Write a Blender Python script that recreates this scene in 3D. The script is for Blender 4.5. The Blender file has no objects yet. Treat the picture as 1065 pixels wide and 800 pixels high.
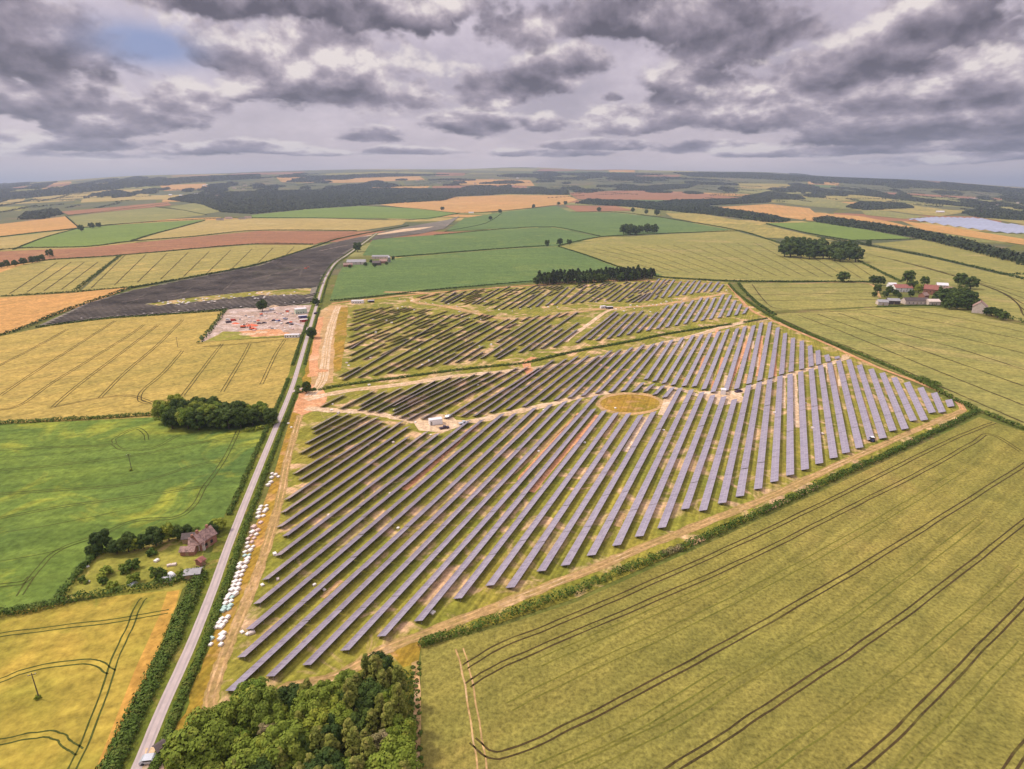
import bpy, math, random
import numpy as np
from mathutils import Vector, Matrix
random.seed(7); rng = np.random.default_rng(7)
C = bpy.context.scene.collection
# ------------------------------------------------------------------ camera
F, CX, CY, Y0, H = 620., 532.5, 400., 196., 120.
PITCH = math.atan((CY-Y0)/F); cp, sp = math.cos(PITCH), math.sin(PITCH)
def ray(x, y):
    u = (x-CX)/F; v = (CY-y)/F
    return u, cp+v*sp, -sp+v*cp
# skyline of the rolling country, given as (image column, image row) of the horizon
SKY = [(-500,205),(-250,200),(-100,196.5),(0,191.6),(130,184),(270,177.8),(400,176),(530,175.6),(660,176.6),(800,179.3),(880,183),(960,187.5),(1065,193.6),(1180,197),(1350,201),(1700,206)]
AZ, EL = [], []
for x, y in SKY:
    dx, dy, dz = ray(x, y); AZ.append(math.atan2(dx, dy)); EL.append(dz/math.hypot(dx, dy))
DMAX = 13000.
def zf(x, y):
    """height of the land at x, y (arrays or floats)"""
    x = np.asarray(x, float); y = np.asarray(y, float)
    D = np.hypot(x, y); a = np.arctan2(x, y)
    e = np.interp(a, AZ, EL) + H/DMAX
    t = np.clip((D-700)/(9000-700), 0, 1); S = t*t*(3-2*t)
    k = np.clip((D-2500)/6000, 0, 1)
    hills = k*(16*np.sin(x/620+1)*np.sin(y/900+.5) + 11*np.sin(x/1450+y/2100+2) + 6*np.sin(x/410-y/700))
    z = D*e*S + hills
    return z
def un(x, y, zz=0.0):
    """point on the land seen at photograph pixel x, y"""
    dx, dy, dz = ray(x, y)
    h = math.hypot(dx, dy); tn = dz/h; ux, uy = dx/h, dy/h
    if tn < 0:
        D = (H-zz)/-tn
        if D < 690: return ux*D, uy*D
    lo, hi = 600., DMAX
    for _ in range(40):
        m = (lo+hi)/2
        if (float(zf(ux*m, uy*m))+zz-H)/m < tn: lo = m
        else: hi = m
    return ux*lo, uy*lo
# ------------------------------------------------------------------ helpers
def tag(o, label=None, cat=None, group=None, kind=None):
    if label: o['label'] = label
    if cat: o['category'] = cat
    if group: o['group'] = group
    if kind: o['kind'] = kind
    return o
def mesh_obj(name, verts, faces, mats, parent=None, midx=None, uvs=None, smooth=False, loc=None):
    me = bpy.data.meshes.new(name)
    me.from_pydata([tuple(v) for v in verts], [], faces)
    if not isinstance(mats, (list, tuple)): mats = [mats]
    for m in mats: me.materials.append(m)
    if midx is not None: me.polygons.foreach_set('material_index', midx)
    if uvs is not None:
        l = me.uv_layers.new(name='UVMap'); l.data.foreach_set('uv', np.asarray(uvs, float).ravel())
    if smooth: me.polygons.foreach_set('use_smooth', [True]*len(me.polygons))
    me.update()
    o = bpy.data.objects.new(name, me); C.objects.link(o)
    if parent: o.parent = parent
    if loc: o.location = loc
    return o
def np_mesh(name, V, N, mat):
    """V: (n*N,3) independent polygons with N corners each"""
    n = len(V)//N
    me = bpy.data.meshes.new(name)
    me.vertices.add(len(V)); me.vertices.foreach_set('co', np.asarray(V, np.float32).ravel())
    me.loops.add(len(V)); me.loops.foreach_set('vertex_index', np.arange(len(V), dtype=np.int32))
    me.polygons.add(n); me.polygons.foreach_set('loop_start', np.arange(n, dtype=np.int32)*N)
    me.polygons.foreach_set('loop_total', np.full(n, N, dtype=np.int32))
    me.materials.append(mat); me.update(calc_edges=True)
    return me
def link(name, me, parent=None, loc=None, rz=0, sc=None):
    o = bpy.data.objects.new(name, me); C.objects.link(o)
    if parent: o.parent = parent
    if loc is not None: o.location = loc
    if rz: o.rotation_euler = (0, 0, rz)
    if sc is not None: o.scale = sc
    return o
def empty(name, loc, rz=0):
    o = bpy.data.objects.new(name, None); C.objects.link(o)
    o.location = loc; o.rotation_euler = (0, 0, rz); o.empty_display_size = .5
    return o
class MB:
    def __init__(s): s.v = []; s.f = []
    def box(s, x0, x1, y0, y1, z0, z1):
        b = len(s.v)
        s.v += [(x0,y0,z0),(x1,y0,z0),(x1,y1,z0),(x0,y1,z0),(x0,y0,z1),(x1,y0,z1),(x1,y1,z1),(x0,y1,z1)]
        s.f += [tuple(b+i for i in q) for q in ((0,3,2,1),(4,5,6,7),(0,1,5,4),(1,2,6,5),(2,3,7,6),(3,0,4,7))]
        return s
    def prism(s, prof, y0, y1):
        """profile of (x,z) points extruded along y"""
        b = len(s.v); n = len(prof)
        s.v += [(x, y0, z) for x, z in prof] + [(x, y1, z) for x, z in prof]
        s.f += [tuple(b+i for i in range(n)), tuple(b+n+i for i in reversed(range(n)))]
        s.f += [(b+i, b+n+i, b+n+(i+1) % n, b+(i+1) % n) for i in range(n)]
        return s
    def cyl(s, x, y, z0, z1, r0, r1, n=8):
        b = len(s.v)
        for z, r in ((z0, r0), (z1, r1)):
            s.v += [(x+r*math.cos(2*math.pi*i/n), y+r*math.sin(2*math.pi*i/n), z) for i in range(n)]
        s.f += [(b+i, b+(i+1) % n, b+n+(i+1) % n, b+n+i) for i in range(n)]
        s.f += [tuple(b+i for i in reversed(range(n))), tuple(b+n+i for i in range(n))]
        return s
    def cylx(s, y, z, x0, x1, r, n=12):
        b = len(s.v)
        for x in (x0, x1):
            s.v += [(x, y+r*math.cos(2*math.pi*i/n), z+r*math.sin(2*math.pi*i/n)) for i in range(n)]
        s.f += [(b+i, b+n+i, b+n+(i+1) % n, b+(i+1) % n) for i in range(n)]
        s.f += [tuple(b+i for i in range(n)), tuple(b+n+i for i in reversed(range(n)))]
        return s
    def bar(s, p, q, r, n=6):
        p = Vector(p); q = Vector(q); d = (q-p).normalized()
        a = d.orthogonal().normalized(); c = d.cross(a); b = len(s.v)
        for o in (p, q):
            s.v += [tuple(o+a*r*math.cos(2*math.pi*i/n)+c*r*math.sin(2*math.pi*i/n)) for i in range(n)]
        s.f += [(b+i, b+(i+1) % n, b+n+(i+1) % n, b+n+i) for i in range(n)]
        s.f += [tuple(b+i for i in reversed(range(n))), tuple(b+n+i for i in range(n))]
        return s
    def build(s, name, mat, parent=None, smooth=False):
        return mesh_obj(name, s.v, s.f, mat, parent, smooth=smooth)
# ------------------------------------------------------------------ materials
def newmat(name):
    m = bpy.data.materials.new(name); m.use_nodes = True
    nt = m.node_tree; b = nt.nodes['Principled BSDF']
    return m, nt, b
def L(c):
    return tuple((v/12.92 if v <= .04045 else ((v+.055)/1.055)**2.4) for v in (x/255 for x in c))+(1,)
def noise_node(nt, scale, detail=4, rough=.6, vec=None, dims='3D', dist=0):
    n = nt.nodes.new('ShaderNodeTexNoise'); n.noise_dimensions = dims
    n.inputs['Scale'].default_value = scale; n.inputs['Detail'].default_value = detail
    n.inputs['Roughness'].default_value = rough; n.inputs['Distortion'].default_value = dist
    if vec is not None: nt.links.new(vec, n.inputs['Vector'])
    return n
def ramp(nt, fac, stops):
    r = nt.nodes.new('ShaderNodeValToRGB'); e = r.color_ramp.elements
    while len(e) < len(stops): e.new(.5)
    for q, (p, c) in zip(e, stops): q.position = p; q.color = c if len(c) == 4 else tuple(c)+(1,)
    nt.links.new(fac, r.inputs[0]); return r
def mix(nt, fac, a, b, mode='MIX'):
    m = nt.nodes.new('ShaderNodeMix'); m.data_type = 'RGBA'; m.blend_type = mode
    for sock, v in ((m.inputs[0], fac), (m.inputs[6], a), (m.inputs[7], b)):
        if hasattr(v, 'is_output'): nt.links.new(v, sock)
        elif isinstance(v, (int, float)): sock.default_value = v
        else: sock.default_value = v if len(v) == 4 else tuple(v)+(1,)
    return m.outputs[2]
def maths(nt, op, a, b=None, clamp=False):
    m = nt.nodes.new('ShaderNodeMath'); m.operation = op; m.use_clamp = clamp
    for i, v in enumerate((a, b)):
        if v is None: continue
        if hasattr(v, 'is_output'): nt.links.new(v, m.inputs[i])
        else: m.inputs[i].default_value = v
    return m.outputs[0]
def objcoord(nt):
    return nt.nodes.new('ShaderNodeTexCoord').outputs['Object']
def crop_mat(name, base, alt, patch=None, big=.012, fine=.35, row_ang=None, row_pitch=2.2, row_amt=.25, bump=.3, patch_lo=.55, mid=.09, grain=.36):
    """a crop: large soft patches of growth, mottling, and drill rows along row_ang"""
    def vivid(c, k=1.07):
        l = .3*c[0]+.59*c[1]+.11*c[2]; return tuple(max(.004, l+(v-l)*k) for v in c[:3])+(1,)
    base, alt = vivid(base), vivid(alt)
    if patch is not None: patch = vivid(patch)
    m, nt, b = newmat(name); P = objcoord(nt)
    n1 = noise_node(nt, big, 4, .6, P, dist=.6); n2 = noise_node(nt, fine, 3, .7, P); n3 = noise_node(nt, mid, 3, .65, P, dist=.4)
    f = ramp(nt, n1.outputs[0], [(.33, (0,0,0)), (.67, (1,1,1))])
    col = mix(nt, f.outputs[0], base, alt)
    if patch is not None:
        np_ = noise_node(nt, big*1.7, 5, .6, P, dist=1.)
        g = ramp(nt, np_.outputs[0], [(patch_lo, (0,0,0)), (patch_lo+.13, (1,1,1))])
        col = mix(nt, g.outputs[0], col, patch)
    g2 = ramp(nt, n2.outputs[0], [(.3, (1-grain,)*3), (.5, (.96,.96,.96)), (.72, (1+grain*.8,)*3)])
    col = mix(nt, 1., col, g2.outputs[0], 'MULTIPLY')
    g3 = ramp(nt, n3.outputs[0], [(.3, (.8,.82,.8)), (.7, (1.17,1.15,1.12))])
    col = mix(nt, 1., col, g3.outputs[0], 'MULTIPLY')
    if row_ang is not None:
        mp = nt.nodes.new('ShaderNodeMapping'); mp.inputs['Rotation'].default_value = (0, 0, -row_ang)
        nt.links.new(P, mp.inputs[0])
        mp2 = nt.nodes.new('ShaderNodeMapping'); mp2.inputs['Scale'].default_value = (.012, 1/row_pitch, .01)
        nt.links.new(mp.outputs[0], mp2.inputs[0])
        s = noise_node(nt, 1., 2, .5, mp2.outputs[0])
        g = ramp(nt, s.outputs[0], [(.3, (1-row_amt,)*3), (.7, (1+row_amt*.7,)*3)])
        col = mix(nt, 1., col, g.outputs[0], 'MULTIPLY')
        # combine-width swathes
        mp3 = nt.nodes.new('ShaderNodeMapping'); mp3.inputs['Scale'].default_value = (.003, .09, .01)
        nt.links.new(mp.outputs[0], mp3.inputs[0])
        s3 = noise_node(nt, 1., 1, .5, mp3.outputs[0])
        g = ramp(nt, s3.outputs[0], [(.35, (.93,.95,.93)), (.65, (1.08,1.05,1.02))])
        col = mix(nt, 1., col, g.outputs[0], 'MULTIPLY')
    nt.links.new(col, b.inputs['Base Color']); b.inputs['Roughness'].default_value = .95; b.inputs['Specular IOR Level'].default_value = .1
    if bump:
        bp = nt.nodes.new('ShaderNodeBump'); bp.inputs['Strength'].default_value = bump; bp.inputs['Distance'].default_value = .5
        nt.links.new(n2.outputs[0], bp.inputs['Height']); nt.links.new(bp.outputs[0], b.inputs['Normal'])
    return m
def plain(name, c, rough=.7, metal=0, var=.12, scale=3.):
    m, nt, b = newmat(name); P = objcoord(nt)
    n = noise_node(nt, scale, 4, .65, P)
    g = ramp(nt, n.outputs[0], [(.3, (1-var*1.4,)*3), (.7, (1+var,)*3)])
    nt.links.new(mix(nt, 1., c, g.outputs[0], 'MULTIPLY'), b.inputs['Base Color'])
    b.inputs['Roughness'].default_value = rough; b.inputs['Metallic'].default_value = metal
    return m
def foliage(name, a, b_, c=None):
    m, nt, b = newmat(name)
    oi = nt.nodes.new('ShaderNodeObjectInfo'); P = objcoord(nt)
    n = noise_node(nt, .45, 3, .6, P); n2 = noise_node(nt, 2.6, 2, .6, P)
    col = mix(nt, ramp(nt, oi.outputs['Random'], [(.1,(0,0,0)),(.9,(1,1,1))]).outputs[0], a, b_)
    if c is not None:
        col = mix(nt, ramp(nt, n.outputs[0], [(.5,(0,0,0)),(.72,(1,1,1))]).outputs[0], col, c)
    g = ramp(nt, n2.outputs[0], [(.3, (.62,.66,.62)), (.7, (1.35,1.3,1.2))])
    nt.links.new(mix(nt, 1., col, g.outputs[0], 'MULTIPLY'), b.inputs['Base Color'])
    b.inputs['Roughness'].default_value = .8; b.inputs['Specular IOR Level'].default_value = .2
    return m
A67 = math.radians(66.5)
M = {}
M['base'] = crop_mat('rough_grass', (.10,.125,.03,1), (.16,.15,.045,1), (.20,.15,.07,1))
M['wheat_gold'] = crop_mat('ripening_wheat', (.39,.285,.07,1), (.26,.24,.05,1), (.185,.20,.04,1), big=.025, row_ang=math.radians(28), row_pitch=3, row_amt=.14, patch_lo=.58)
M['wheat_ripe'] = crop_mat('overripe_wheat', (.52,.29,.085,1), (.42,.27,.07,1), big=.03, row_ang=math.radians(62), row_pitch=2, row_amt=.15)
M['wheat_left'] = crop_mat('ripe_wheat', (.41,.30,.10,1), (.33,.26,.08,1), (.22,.20,.06,1), big=.008, row_ang=math.radians(52), row_pitch=3, row_amt=.12, patch_lo=.62)
M['barley'] = crop_mat('green_gold_barley', (.245,.21,.062,1), (.185,.18,.05,1), (.285,.225,.075,1), grain=.46, big=.007, fine=.9, row_ang=math.radians(38), row_pitch=2.4, row_amt=.2, bump=.5)
M['barley_far'] = crop_mat('pale_green_barley', (.275,.25,.085,1), (.225,.22,.075,1), (.32,.27,.11,1), big=.006, row_ang=math.radians(-25), row_pitch=4, row_amt=.16)
M['beans'] = crop_mat('mixed_green_crop', (.145,.20,.042,1), (.09,.145,.04,1), (.27,.29,.055,1), big=.013, row_ang=math.radians(12), row_pitch=4, row_amt=.16, patch_lo=.52)
M['green'] = crop_mat('blue_green_crop', (.12,.18,.06,1), (.10,.155,.055,1), (.15,.20,.065,1), big=.005, row_ang=math.radians(10), row_pitch=6, row_amt=.10)
M['bright'] = crop_mat('bright_green_crop', (.165,.225,.055,1), (.14,.20,.05,1), big=.004, row_ang=math.radians(15), row_pitch=8, row_amt=.1)
M['pale'] = crop_mat('pale_green_crop', (.25,.235,.09,1), (.20,.205,.075,1), (.32,.29,.11,1), big=.004, row_ang=math.radians(60), row_pitch=9, row_amt=.15)
M['tan'] = crop_mat('tan_stubble', (.40,.30,.12,1), (.34,.27,.10,1), (.42,.33,.15,1), big=.005, row_ang=math.radians(80), row_pitch=9, row_amt=.13)
M['orange'] = crop_mat('orange_ripe_crop', (.50,.28,.11,1), (.43,.26,.10,1), (.53,.33,.14,1), big=.004, row_ang=math.radians(70), row_pitch=9, row_amt=.08)
M['brown'] = crop_mat('brown_ploughed_soil', (.31,.15,.085,1), (.26,.135,.075,1), (.34,.19,.10,1), big=.004, row_ang=math.radians(8), row_pitch=7, row_amt=.12)
M['yellow'] = crop_mat('yellow_striped_crop', (.33,.27,.095,1), (.27,.24,.08,1), (.46,.34,.12,1), big=.004, row_ang=math.radians(62), row_pitch=9, row_amt=.2)
M['heath'] = crop_mat('dull_far_land', (.13,.13,.06,1), (.085,.10,.05,1), (.20,.15,.09,1), big=.002)
M['dark_soil'] = crop_mat('dark_array_ground', (.22,.19,.16,1), (.18,.165,.13,1), (.33,.27,.22,1), big=.01)
M['garden'] = crop_mat('rough_garden_grass', (.29,.26,.065,1), (.20,.21,.045,1), (.44,.31,.14,1), big=.05)
M['site'] = crop_mat('solar_site_grass', (.28,.24,.055,1), (.18,.19,.038,1), (.58,.39,.24,1), big=.035, fine=.6, row_ang=A67, row_pitch=1.5, row_amt=.3, patch_lo=.515, mid=.15)
M['verge_orange'] = crop_mat('dry_orange_verge', (.36,.215,.05,1), (.24,.19,.035,1), (.44,.26,.12,1), big=.04, fine=.5, row_ang=math.radians(72), row_pitch=1.4, row_amt=.25)
M['verge'] = crop_mat('green_verge', (.10,.13,.025,1), (.15,.16,.03,1), (.25,.2,.06,1), big=.05, fine=.7)
M['dirt'] = crop_mat('bare_sandy_soil', (.50,.32,.17,1), (.38,.26,.12,1), (.58,.42,.27,1), big=.03, fine=.5, row_ang=A67, row_pitch=.8, row_amt=.1, mid=.2)
M['track_soil'] = crop_mat('track_soil', (.38,.25,.12,1), (.30,.22,.085,1), (.50,.34,.20,1), big=.06, fine=.6, mid=.25)
M['chalk'] = crop_mat('chalky_track', (.62,.46,.32,1), (.50,.36,.22,1), (.72,.58,.45,1), big=.05, fine=.6, mid=.3)
M['red_dirt'] = crop_mat('reddish_bare_soil', (.58,.31,.17,1), (.50,.25,.13,1), (.66,.42,.27,1), big=.04, fine=.6, mid=.2)
M['gravel'] = crop_mat('pink_grey_gravel', (.44,.34,.30,1), (.35,.25,.19,1), (.56,.46,.42,1), big=.05, fine=.5, mid=.12, grain=.5, patch_lo=.5)
M['tram'] = crop_mat('tramline_soil', (.075,.052,.022,1), (.055,.042,.018,1), (.10,.085,.025,1), big=.03, fine=.8)
M['tram_soft'] = crop_mat('thin_crop_line', (.16,.145,.035,1), (.13,.13,.03,1), big=.03, fine=.8)
M['tram_green'] = crop_mat('dark_green_line', (.055,.07,.018,1), (.085,.09,.024,1), big=.03, fine=.8)
M['asphalt'] = plain('worn_asphalt', (.44,.36,.34,1), .9, 0, .1, .3)
M['asphalt_worn'] = plain('polished_asphalt', (.36,.30,.29,1), .85, 0, .12, .2)
M['roof_red'] = plain('red_clay_tile', (.30,.11,.085,1), .85, 0, .35, 1.2)
M['roof_pink'] = plain('weathered_pantile', (.33,.21,.175,1), .9, 0, .4, 1.2)
M['roof_grey'] = plain('grey_sheet_roof', (.30,.29,.30,1), .6, 0, .2, .8)
M['roof_dark'] = plain('dark_sheet_roof', (.09,.065,.06,1), .7, 0, .3, .8)
M['roof_white'] = plain('pale_sheet_roof', (.68,.66,.68,1), .5, 0, .1, .8)
M['brick'] = plain('red_brick', (.33,.15,.10,1), .9, 0, .25, 2.)
M['cream'] = plain('cream_render', (.62,.52,.46,1), .9, 0, .15, 1.)
M['white'] = plain('white_painted_steel', (.78,.77,.76,1), .5, 0, .08, 1.)
M['wrap'] = plain('white_wrapped_carton', (.80,.74,.68,1), .7, 0, .16, 1.5)
M['wrap_pink'] = plain('pinkish_carton', (.66,.48,.42,1), .7, 0, .2, 1.5)
M['wrap_teal'] = plain('pale_teal_wrap', (.42,.58,.52,1), .6, 0, .2, 1.5)
M['wood'] = plain('pallet_wood', (.35,.24,.13,1), .9, 0, .25, 4.)
M['bark'] = plain('tree_bark', (.11,.085,.06,1), .95, 0, .3, 2.)
M['bark_pale'] = plain('pale_bark', (.26,.20,.15,1), .95, 0, .3, 2.)
M['steel'] = plain('galvanised_steel', (.30,.30,.31,1), .45, .6, .1, 2.)
M['glass'] = plain('dark_window_glass', (.02,.025,.03,1), .08, 0, .05, 1.)
M['rubber'] = plain('black_rubber', (.02,.02,.02,1), .9, 0, .1, 3.)
M['veh_dark'] = plain('dark_vehicle_paint', (.045,.03,.06,1), .3, 0, .1, 1.)
M['veh_blue'] = plain('blue_vehicle_paint', (.07,.08,.24,1), .3, 0, .1, 1.)
M['veh_silver'] = plain('silver_vehicle_paint', (.55,.58,.62,1), .3, .3, .05, 1.)
M['veh_white'] = plain('white_vehicle_paint', (.75,.76,.78,1), .3, 0, .05, 1.)
M['veh_red'] = plain('red_vehicle_paint', (.50,.05,.03,1), .35, 0, .1, 1.)
M['orange_mesh'] = plain('orange_plastic', (.75,.13,.04,1), .6, 0, .15, 1.)
M['cabin_green'] = plain('pale_green_cabin', (.50,.60,.46,1), .6, 0, .1, 1.)
M['f_wood'] = foliage('mixed_leaves', (.11,.17,.018,1), (.22,.255,.028,1), (.32,.32,.045,1))
M['f_light'] = foliage('yellow_green_leaves', (.155,.205,.022,1), (.12,.165,.02,1), (.22,.245,.035,1))
M['f_dark'] = foliage('dark_leaves', (.035,.065,.012,1), (.065,.10,.016,1), (.09,.12,.02,1))
M['f_pine'] = foliage('pine_needles', (.19,.20,.034,1), (.13,.155,.027,1), (.31,.27,.075,1))
M['f_dry'] = foliage('dry_pinkish_leaves', (.24,.19,.10,1), (.17,.16,.06,1), (.30,.22,.14,1))
M['f_hedge'] = foliage('hedge_leaves', (.055,.10,.012,1), (.08,.125,.016,1), (.14,.165,.03,1))
M['f_far'] = foliage('distant_tree_leaves', (.025,.042,.014,1), (.035,.05,.016,1), (.05,.062,.02,1))
# solar glass: cells with the lilac of the reflected sky put into their base colour, pale frame lines every metre along and at the joint of the two module rows
def solar_mat():
    m, nt, b = newmat('solar_glass')
    uv = nt.nodes.new('ShaderNodeUVMap').outputs[0]
    sx = nt.nodes.new('ShaderNodeSeparateXYZ'); nt.links.new(uv, sx.inputs[0])
    def line(v, period, w):
        fr = maths(nt, 'FRACT', maths(nt, 'DIVIDE', v, period))
        return maths(nt, 'LESS_THAN', maths(nt, 'ABSOLUTE', maths(nt, 'SUBTRACT', fr, .5)), w/period/2)
    a = maths(nt, 'MAXIMUM', line(sx.outputs[0], 1.0, .05), line(sx.outputs[1], 1.7, .07))
    # slight tone differences from module to module
    fl = nt.nodes.new('ShaderNodeCombineXYZ')
    nt.links.new(maths(nt, 'FLOOR', maths(nt, 'ADD', sx.outputs[0], .5)), fl.inputs[0])
    nt.links.new(maths(nt, 'FLOOR', maths(nt, 'ADD', maths(nt, 'DIVIDE', sx.outputs[1], 1.7), .5)), fl.inputs[1])
    oi = nt.nodes.new('ShaderNodeObjectInfo'); nt.links.new(oi.outputs['Random'], fl.inputs[2])
    wn = nt.nodes.new('ShaderNodeTexWhiteNoise'); nt.links.new(fl.outputs[0], wn.inputs[0])
    cell = ramp(nt, wn.outputs[0], [(0, (.235,.20,.255,1)), (1, (.32,.275,.335,1))])
    col = mix(nt, a, cell.outputs[0], (.42,.40,.42,1))
    nt.links.new(col, b.inputs['Base Color']); b.inputs['Roughness'].default_value = .14
    b.inputs['IOR'].default_value = 1.95; b.inputs['Specular IOR Level'].default_value = .8
    return m
M['solar'] = solar_mat()
M['backsheet'] = plain('panel_backsheet', (.13,.125,.12,1), .8, 0, .1, 1.)
M['solar_dark'] = plain('dark_solar_glass', (.165,.135,.11,1), .85, 0, .6, .025)
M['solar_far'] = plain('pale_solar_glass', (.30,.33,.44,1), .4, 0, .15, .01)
# ------------------------------------------------------------------ ground
def build_ground():
    R = [0, 30, 80]+list(range(150, 700, 90))
    r = 700.
    while r < DMAX: R.append(r); r += 70 if r < 3000 else 130
    R += [DMAX]
    az = [math.radians(a) for a in np.arange(-75, 75.1, 1.0)]+[math.radians(a) for a in range(90, 271, 15)]
    n = len(az); V = []
    RR = np.array(R)[:, None]; AA = np.array(az)[None, :]
    X = RR*np.sin(AA); Y = RR*np.cos(AA); Z = zf(X, Y); Z[np.array(R) < 700] = 0
    # beyond the skyline the land keeps going at the same height
    X = np.vstack([X, X[-1:]*3]); Y = np.vstack([Y, Y[-1:]*3]); Z = np.vstack([Z, Z[-1:]-300])
    V = np.stack([X, Y, Z], -1).reshape(-1, 3)
    f = [(i*n+j, i*n+(j+1) % n, (i+1)*n+(j+1) % n, (i+1)*n+j) for i in range(len(R)) for j in range(n)]
    f = [tuple(reversed(q)) for q in f]
    o = mesh_obj('ground', V, f, M['base'], smooth=False); tag(o, kind='structure')
build_ground()
import bmesh
from mathutils.geometry import tessellate_polygon
def sheet(name, world_pts, mat, layer, cell=None, kind='structure'):
    """a polygon laid on the land; layer = order above the ground"""
    bm = bmesh.new()
    vs = [bm.verts.new((x, y, 0)) for x, y in world_pts]
    try: bm.faces.new(vs)
    except ValueError: bm.free(); return None
    bmesh.ops.triangulate(bm, faces=bm.faces[:])
    xs = [p[0] for p in world_pts]; ys = [p[1] for p in world_pts]
    dmax = max(math.hypot(*p) for p in world_pts)
    if dmax > 680:
        st = cell or (90 if dmax < 3000 else 160)
        for ax in (0, 1):
            lo, hi = (min(xs), max(xs)) if ax == 0 else (min(ys), max(ys))
            k = math.ceil(lo/st)
            while k*st < hi:
                if ax == 0 or k*st > 600:
                    bmesh.ops.bisect_plane(bm, geom=bm.verts[:]+bm.edges[:]+bm.faces[:], plane_co=((k*st, 0, 0) if ax == 0 else (0, k*st, 0)), plane_no=((1, 0, 0) if ax == 0 else (0, 1, 0)))
                k += 1
        bmesh.ops.triangulate(bm, faces=bm.faces[:])
    co = np.array([v.co[:] for v in bm.verts]); D = np.hypot(co[:, 0], co[:, 1])
    z = np.where(D < 690, 0, zf(co[:, 0], co[:, 1]))
    z = z + layer*.02*(1+np.clip(D-300, 0, None)/170)
    for v, q in zip(bm.verts, z): v.co.z = q
    for f in bm.faces:
        f.normal_update()
        if f.normal.z < 0: f.normal_flip()
    me = bpy.data.meshes.new(name); bm.to_mesh(me); bm.free(); me.materials.append(mat)
    o = bpy.data.objects.new(name, me); C.objects.link(o)
    if kind: tag(o, kind=kind)
    return o
def dens(pts, step):
    out = []
    for i in range(len(pts)-1):
        (x0, y0), (x1, y1) = pts[i], pts[i+1]; n = max(1, int(math.hypot(x1-x0, y1-y0)/step))
        out += [(x0+(x1-x0)*k/n, y0+(y1-y0)*k/n) for k in range(n)]
    return out+[pts[-1]]
def smooth_line(pts, n=6):
    if len(pts) < 3: return pts
    P = [pts[0]]+list(pts)+[pts[-1]]; out = []
    for i in range(1, len(P)-2):
        p0, p1, p2, p3 = P[i-1], P[i], P[i+1], P[i+2]
        for k in range(n):
            t = k/n
            out.append(tuple(.5*((2*p1[j])+(-p0[j]+p2[j])*t+(2*p0[j]-5*p1[j]+4*p2[j]-p3[j])*t*t+(-p0[j]+3*p1[j]-3*p2[j]+p3[j])*t**3) for j in (0, 1)))
    return out+[pts[-1]]
def field(name, px, mat, layer=4, wob=0.):
    w = [un(x, y) for x, y in px]
    if wob:
        w2 = dens(w+[w[0]], 9)[:-1]
        w = [(x+random.uniform(-wob, wob), y+random.uniform(-wob, wob)) for x, y in w2]
    return sheet(name, w, M[mat], layer)
def offset_line(w, d):
    out = []
    for i, p in enumerate(w):
        a = w[max(0, i-1)]; b = w[min(len(w)-1, i+1)]
        dx, dy = b[0]-a[0], b[1]-a[1]; l = math.hypot(dx, dy) or 1
        out.append((p[0]-dy/l*d, p[1]+dx/l*d))
    return out
def ribbon_geo(w, width, layer, V, Fc, wob=0., z0=0.):
    w = dens(w, 18)
    ph = random.random()*9
    for i, p in enumerate(w):
        a = w[max(0, i-1)]; b = w[min(len(w)-1, i+1)]
        dx, dy = b[0]-a[0], b[1]-a[1]; l = math.hypot(dx, dy) or 1
        for s in (-1, 1):
            hw = width/2*(1+wob*(random.random()-.5)*2)*s
            x, y = p[0]-dy/l*hw, p[1]+dx/l*hw; D = math.hypot(x, y)
            z = (0 if D < 690 else float(zf(x, y)))+layer*.02*(1+max(0, D-300)/170)+z0
            V.append((x, y, z))
    b0 = len(V)-2*len(w)
    for i in range(len(w)-1): Fc.append((b0+2*i, b0+2*i+1, b0+2*i+3, b0+2*i+2)[::-1])
def ribbon(name, px, width, mat, layer=8, wob=0., smooth=True, world=False):
    w = px if world else [un(x, y) for x, y in px]
    if smooth: w = smooth_line(w)
    V, Fc = [], []; ribbon_geo(w, width, layer, V, Fc, wob)
    return tag(mesh_obj(name, V, Fc, M[mat]), kind='structure')
def inpoly(x, y, P):
    c = False; j = len(P)-1
    for i in range(len(P)):
        if (P[i][1] > y) != (P[j][1] > y) and x < (P[j][0]-P[i][0])*(y-P[i][1])/(P[j][1]-P[i][1])+P[i][0]: c = not c
        j = i
    return c
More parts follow.
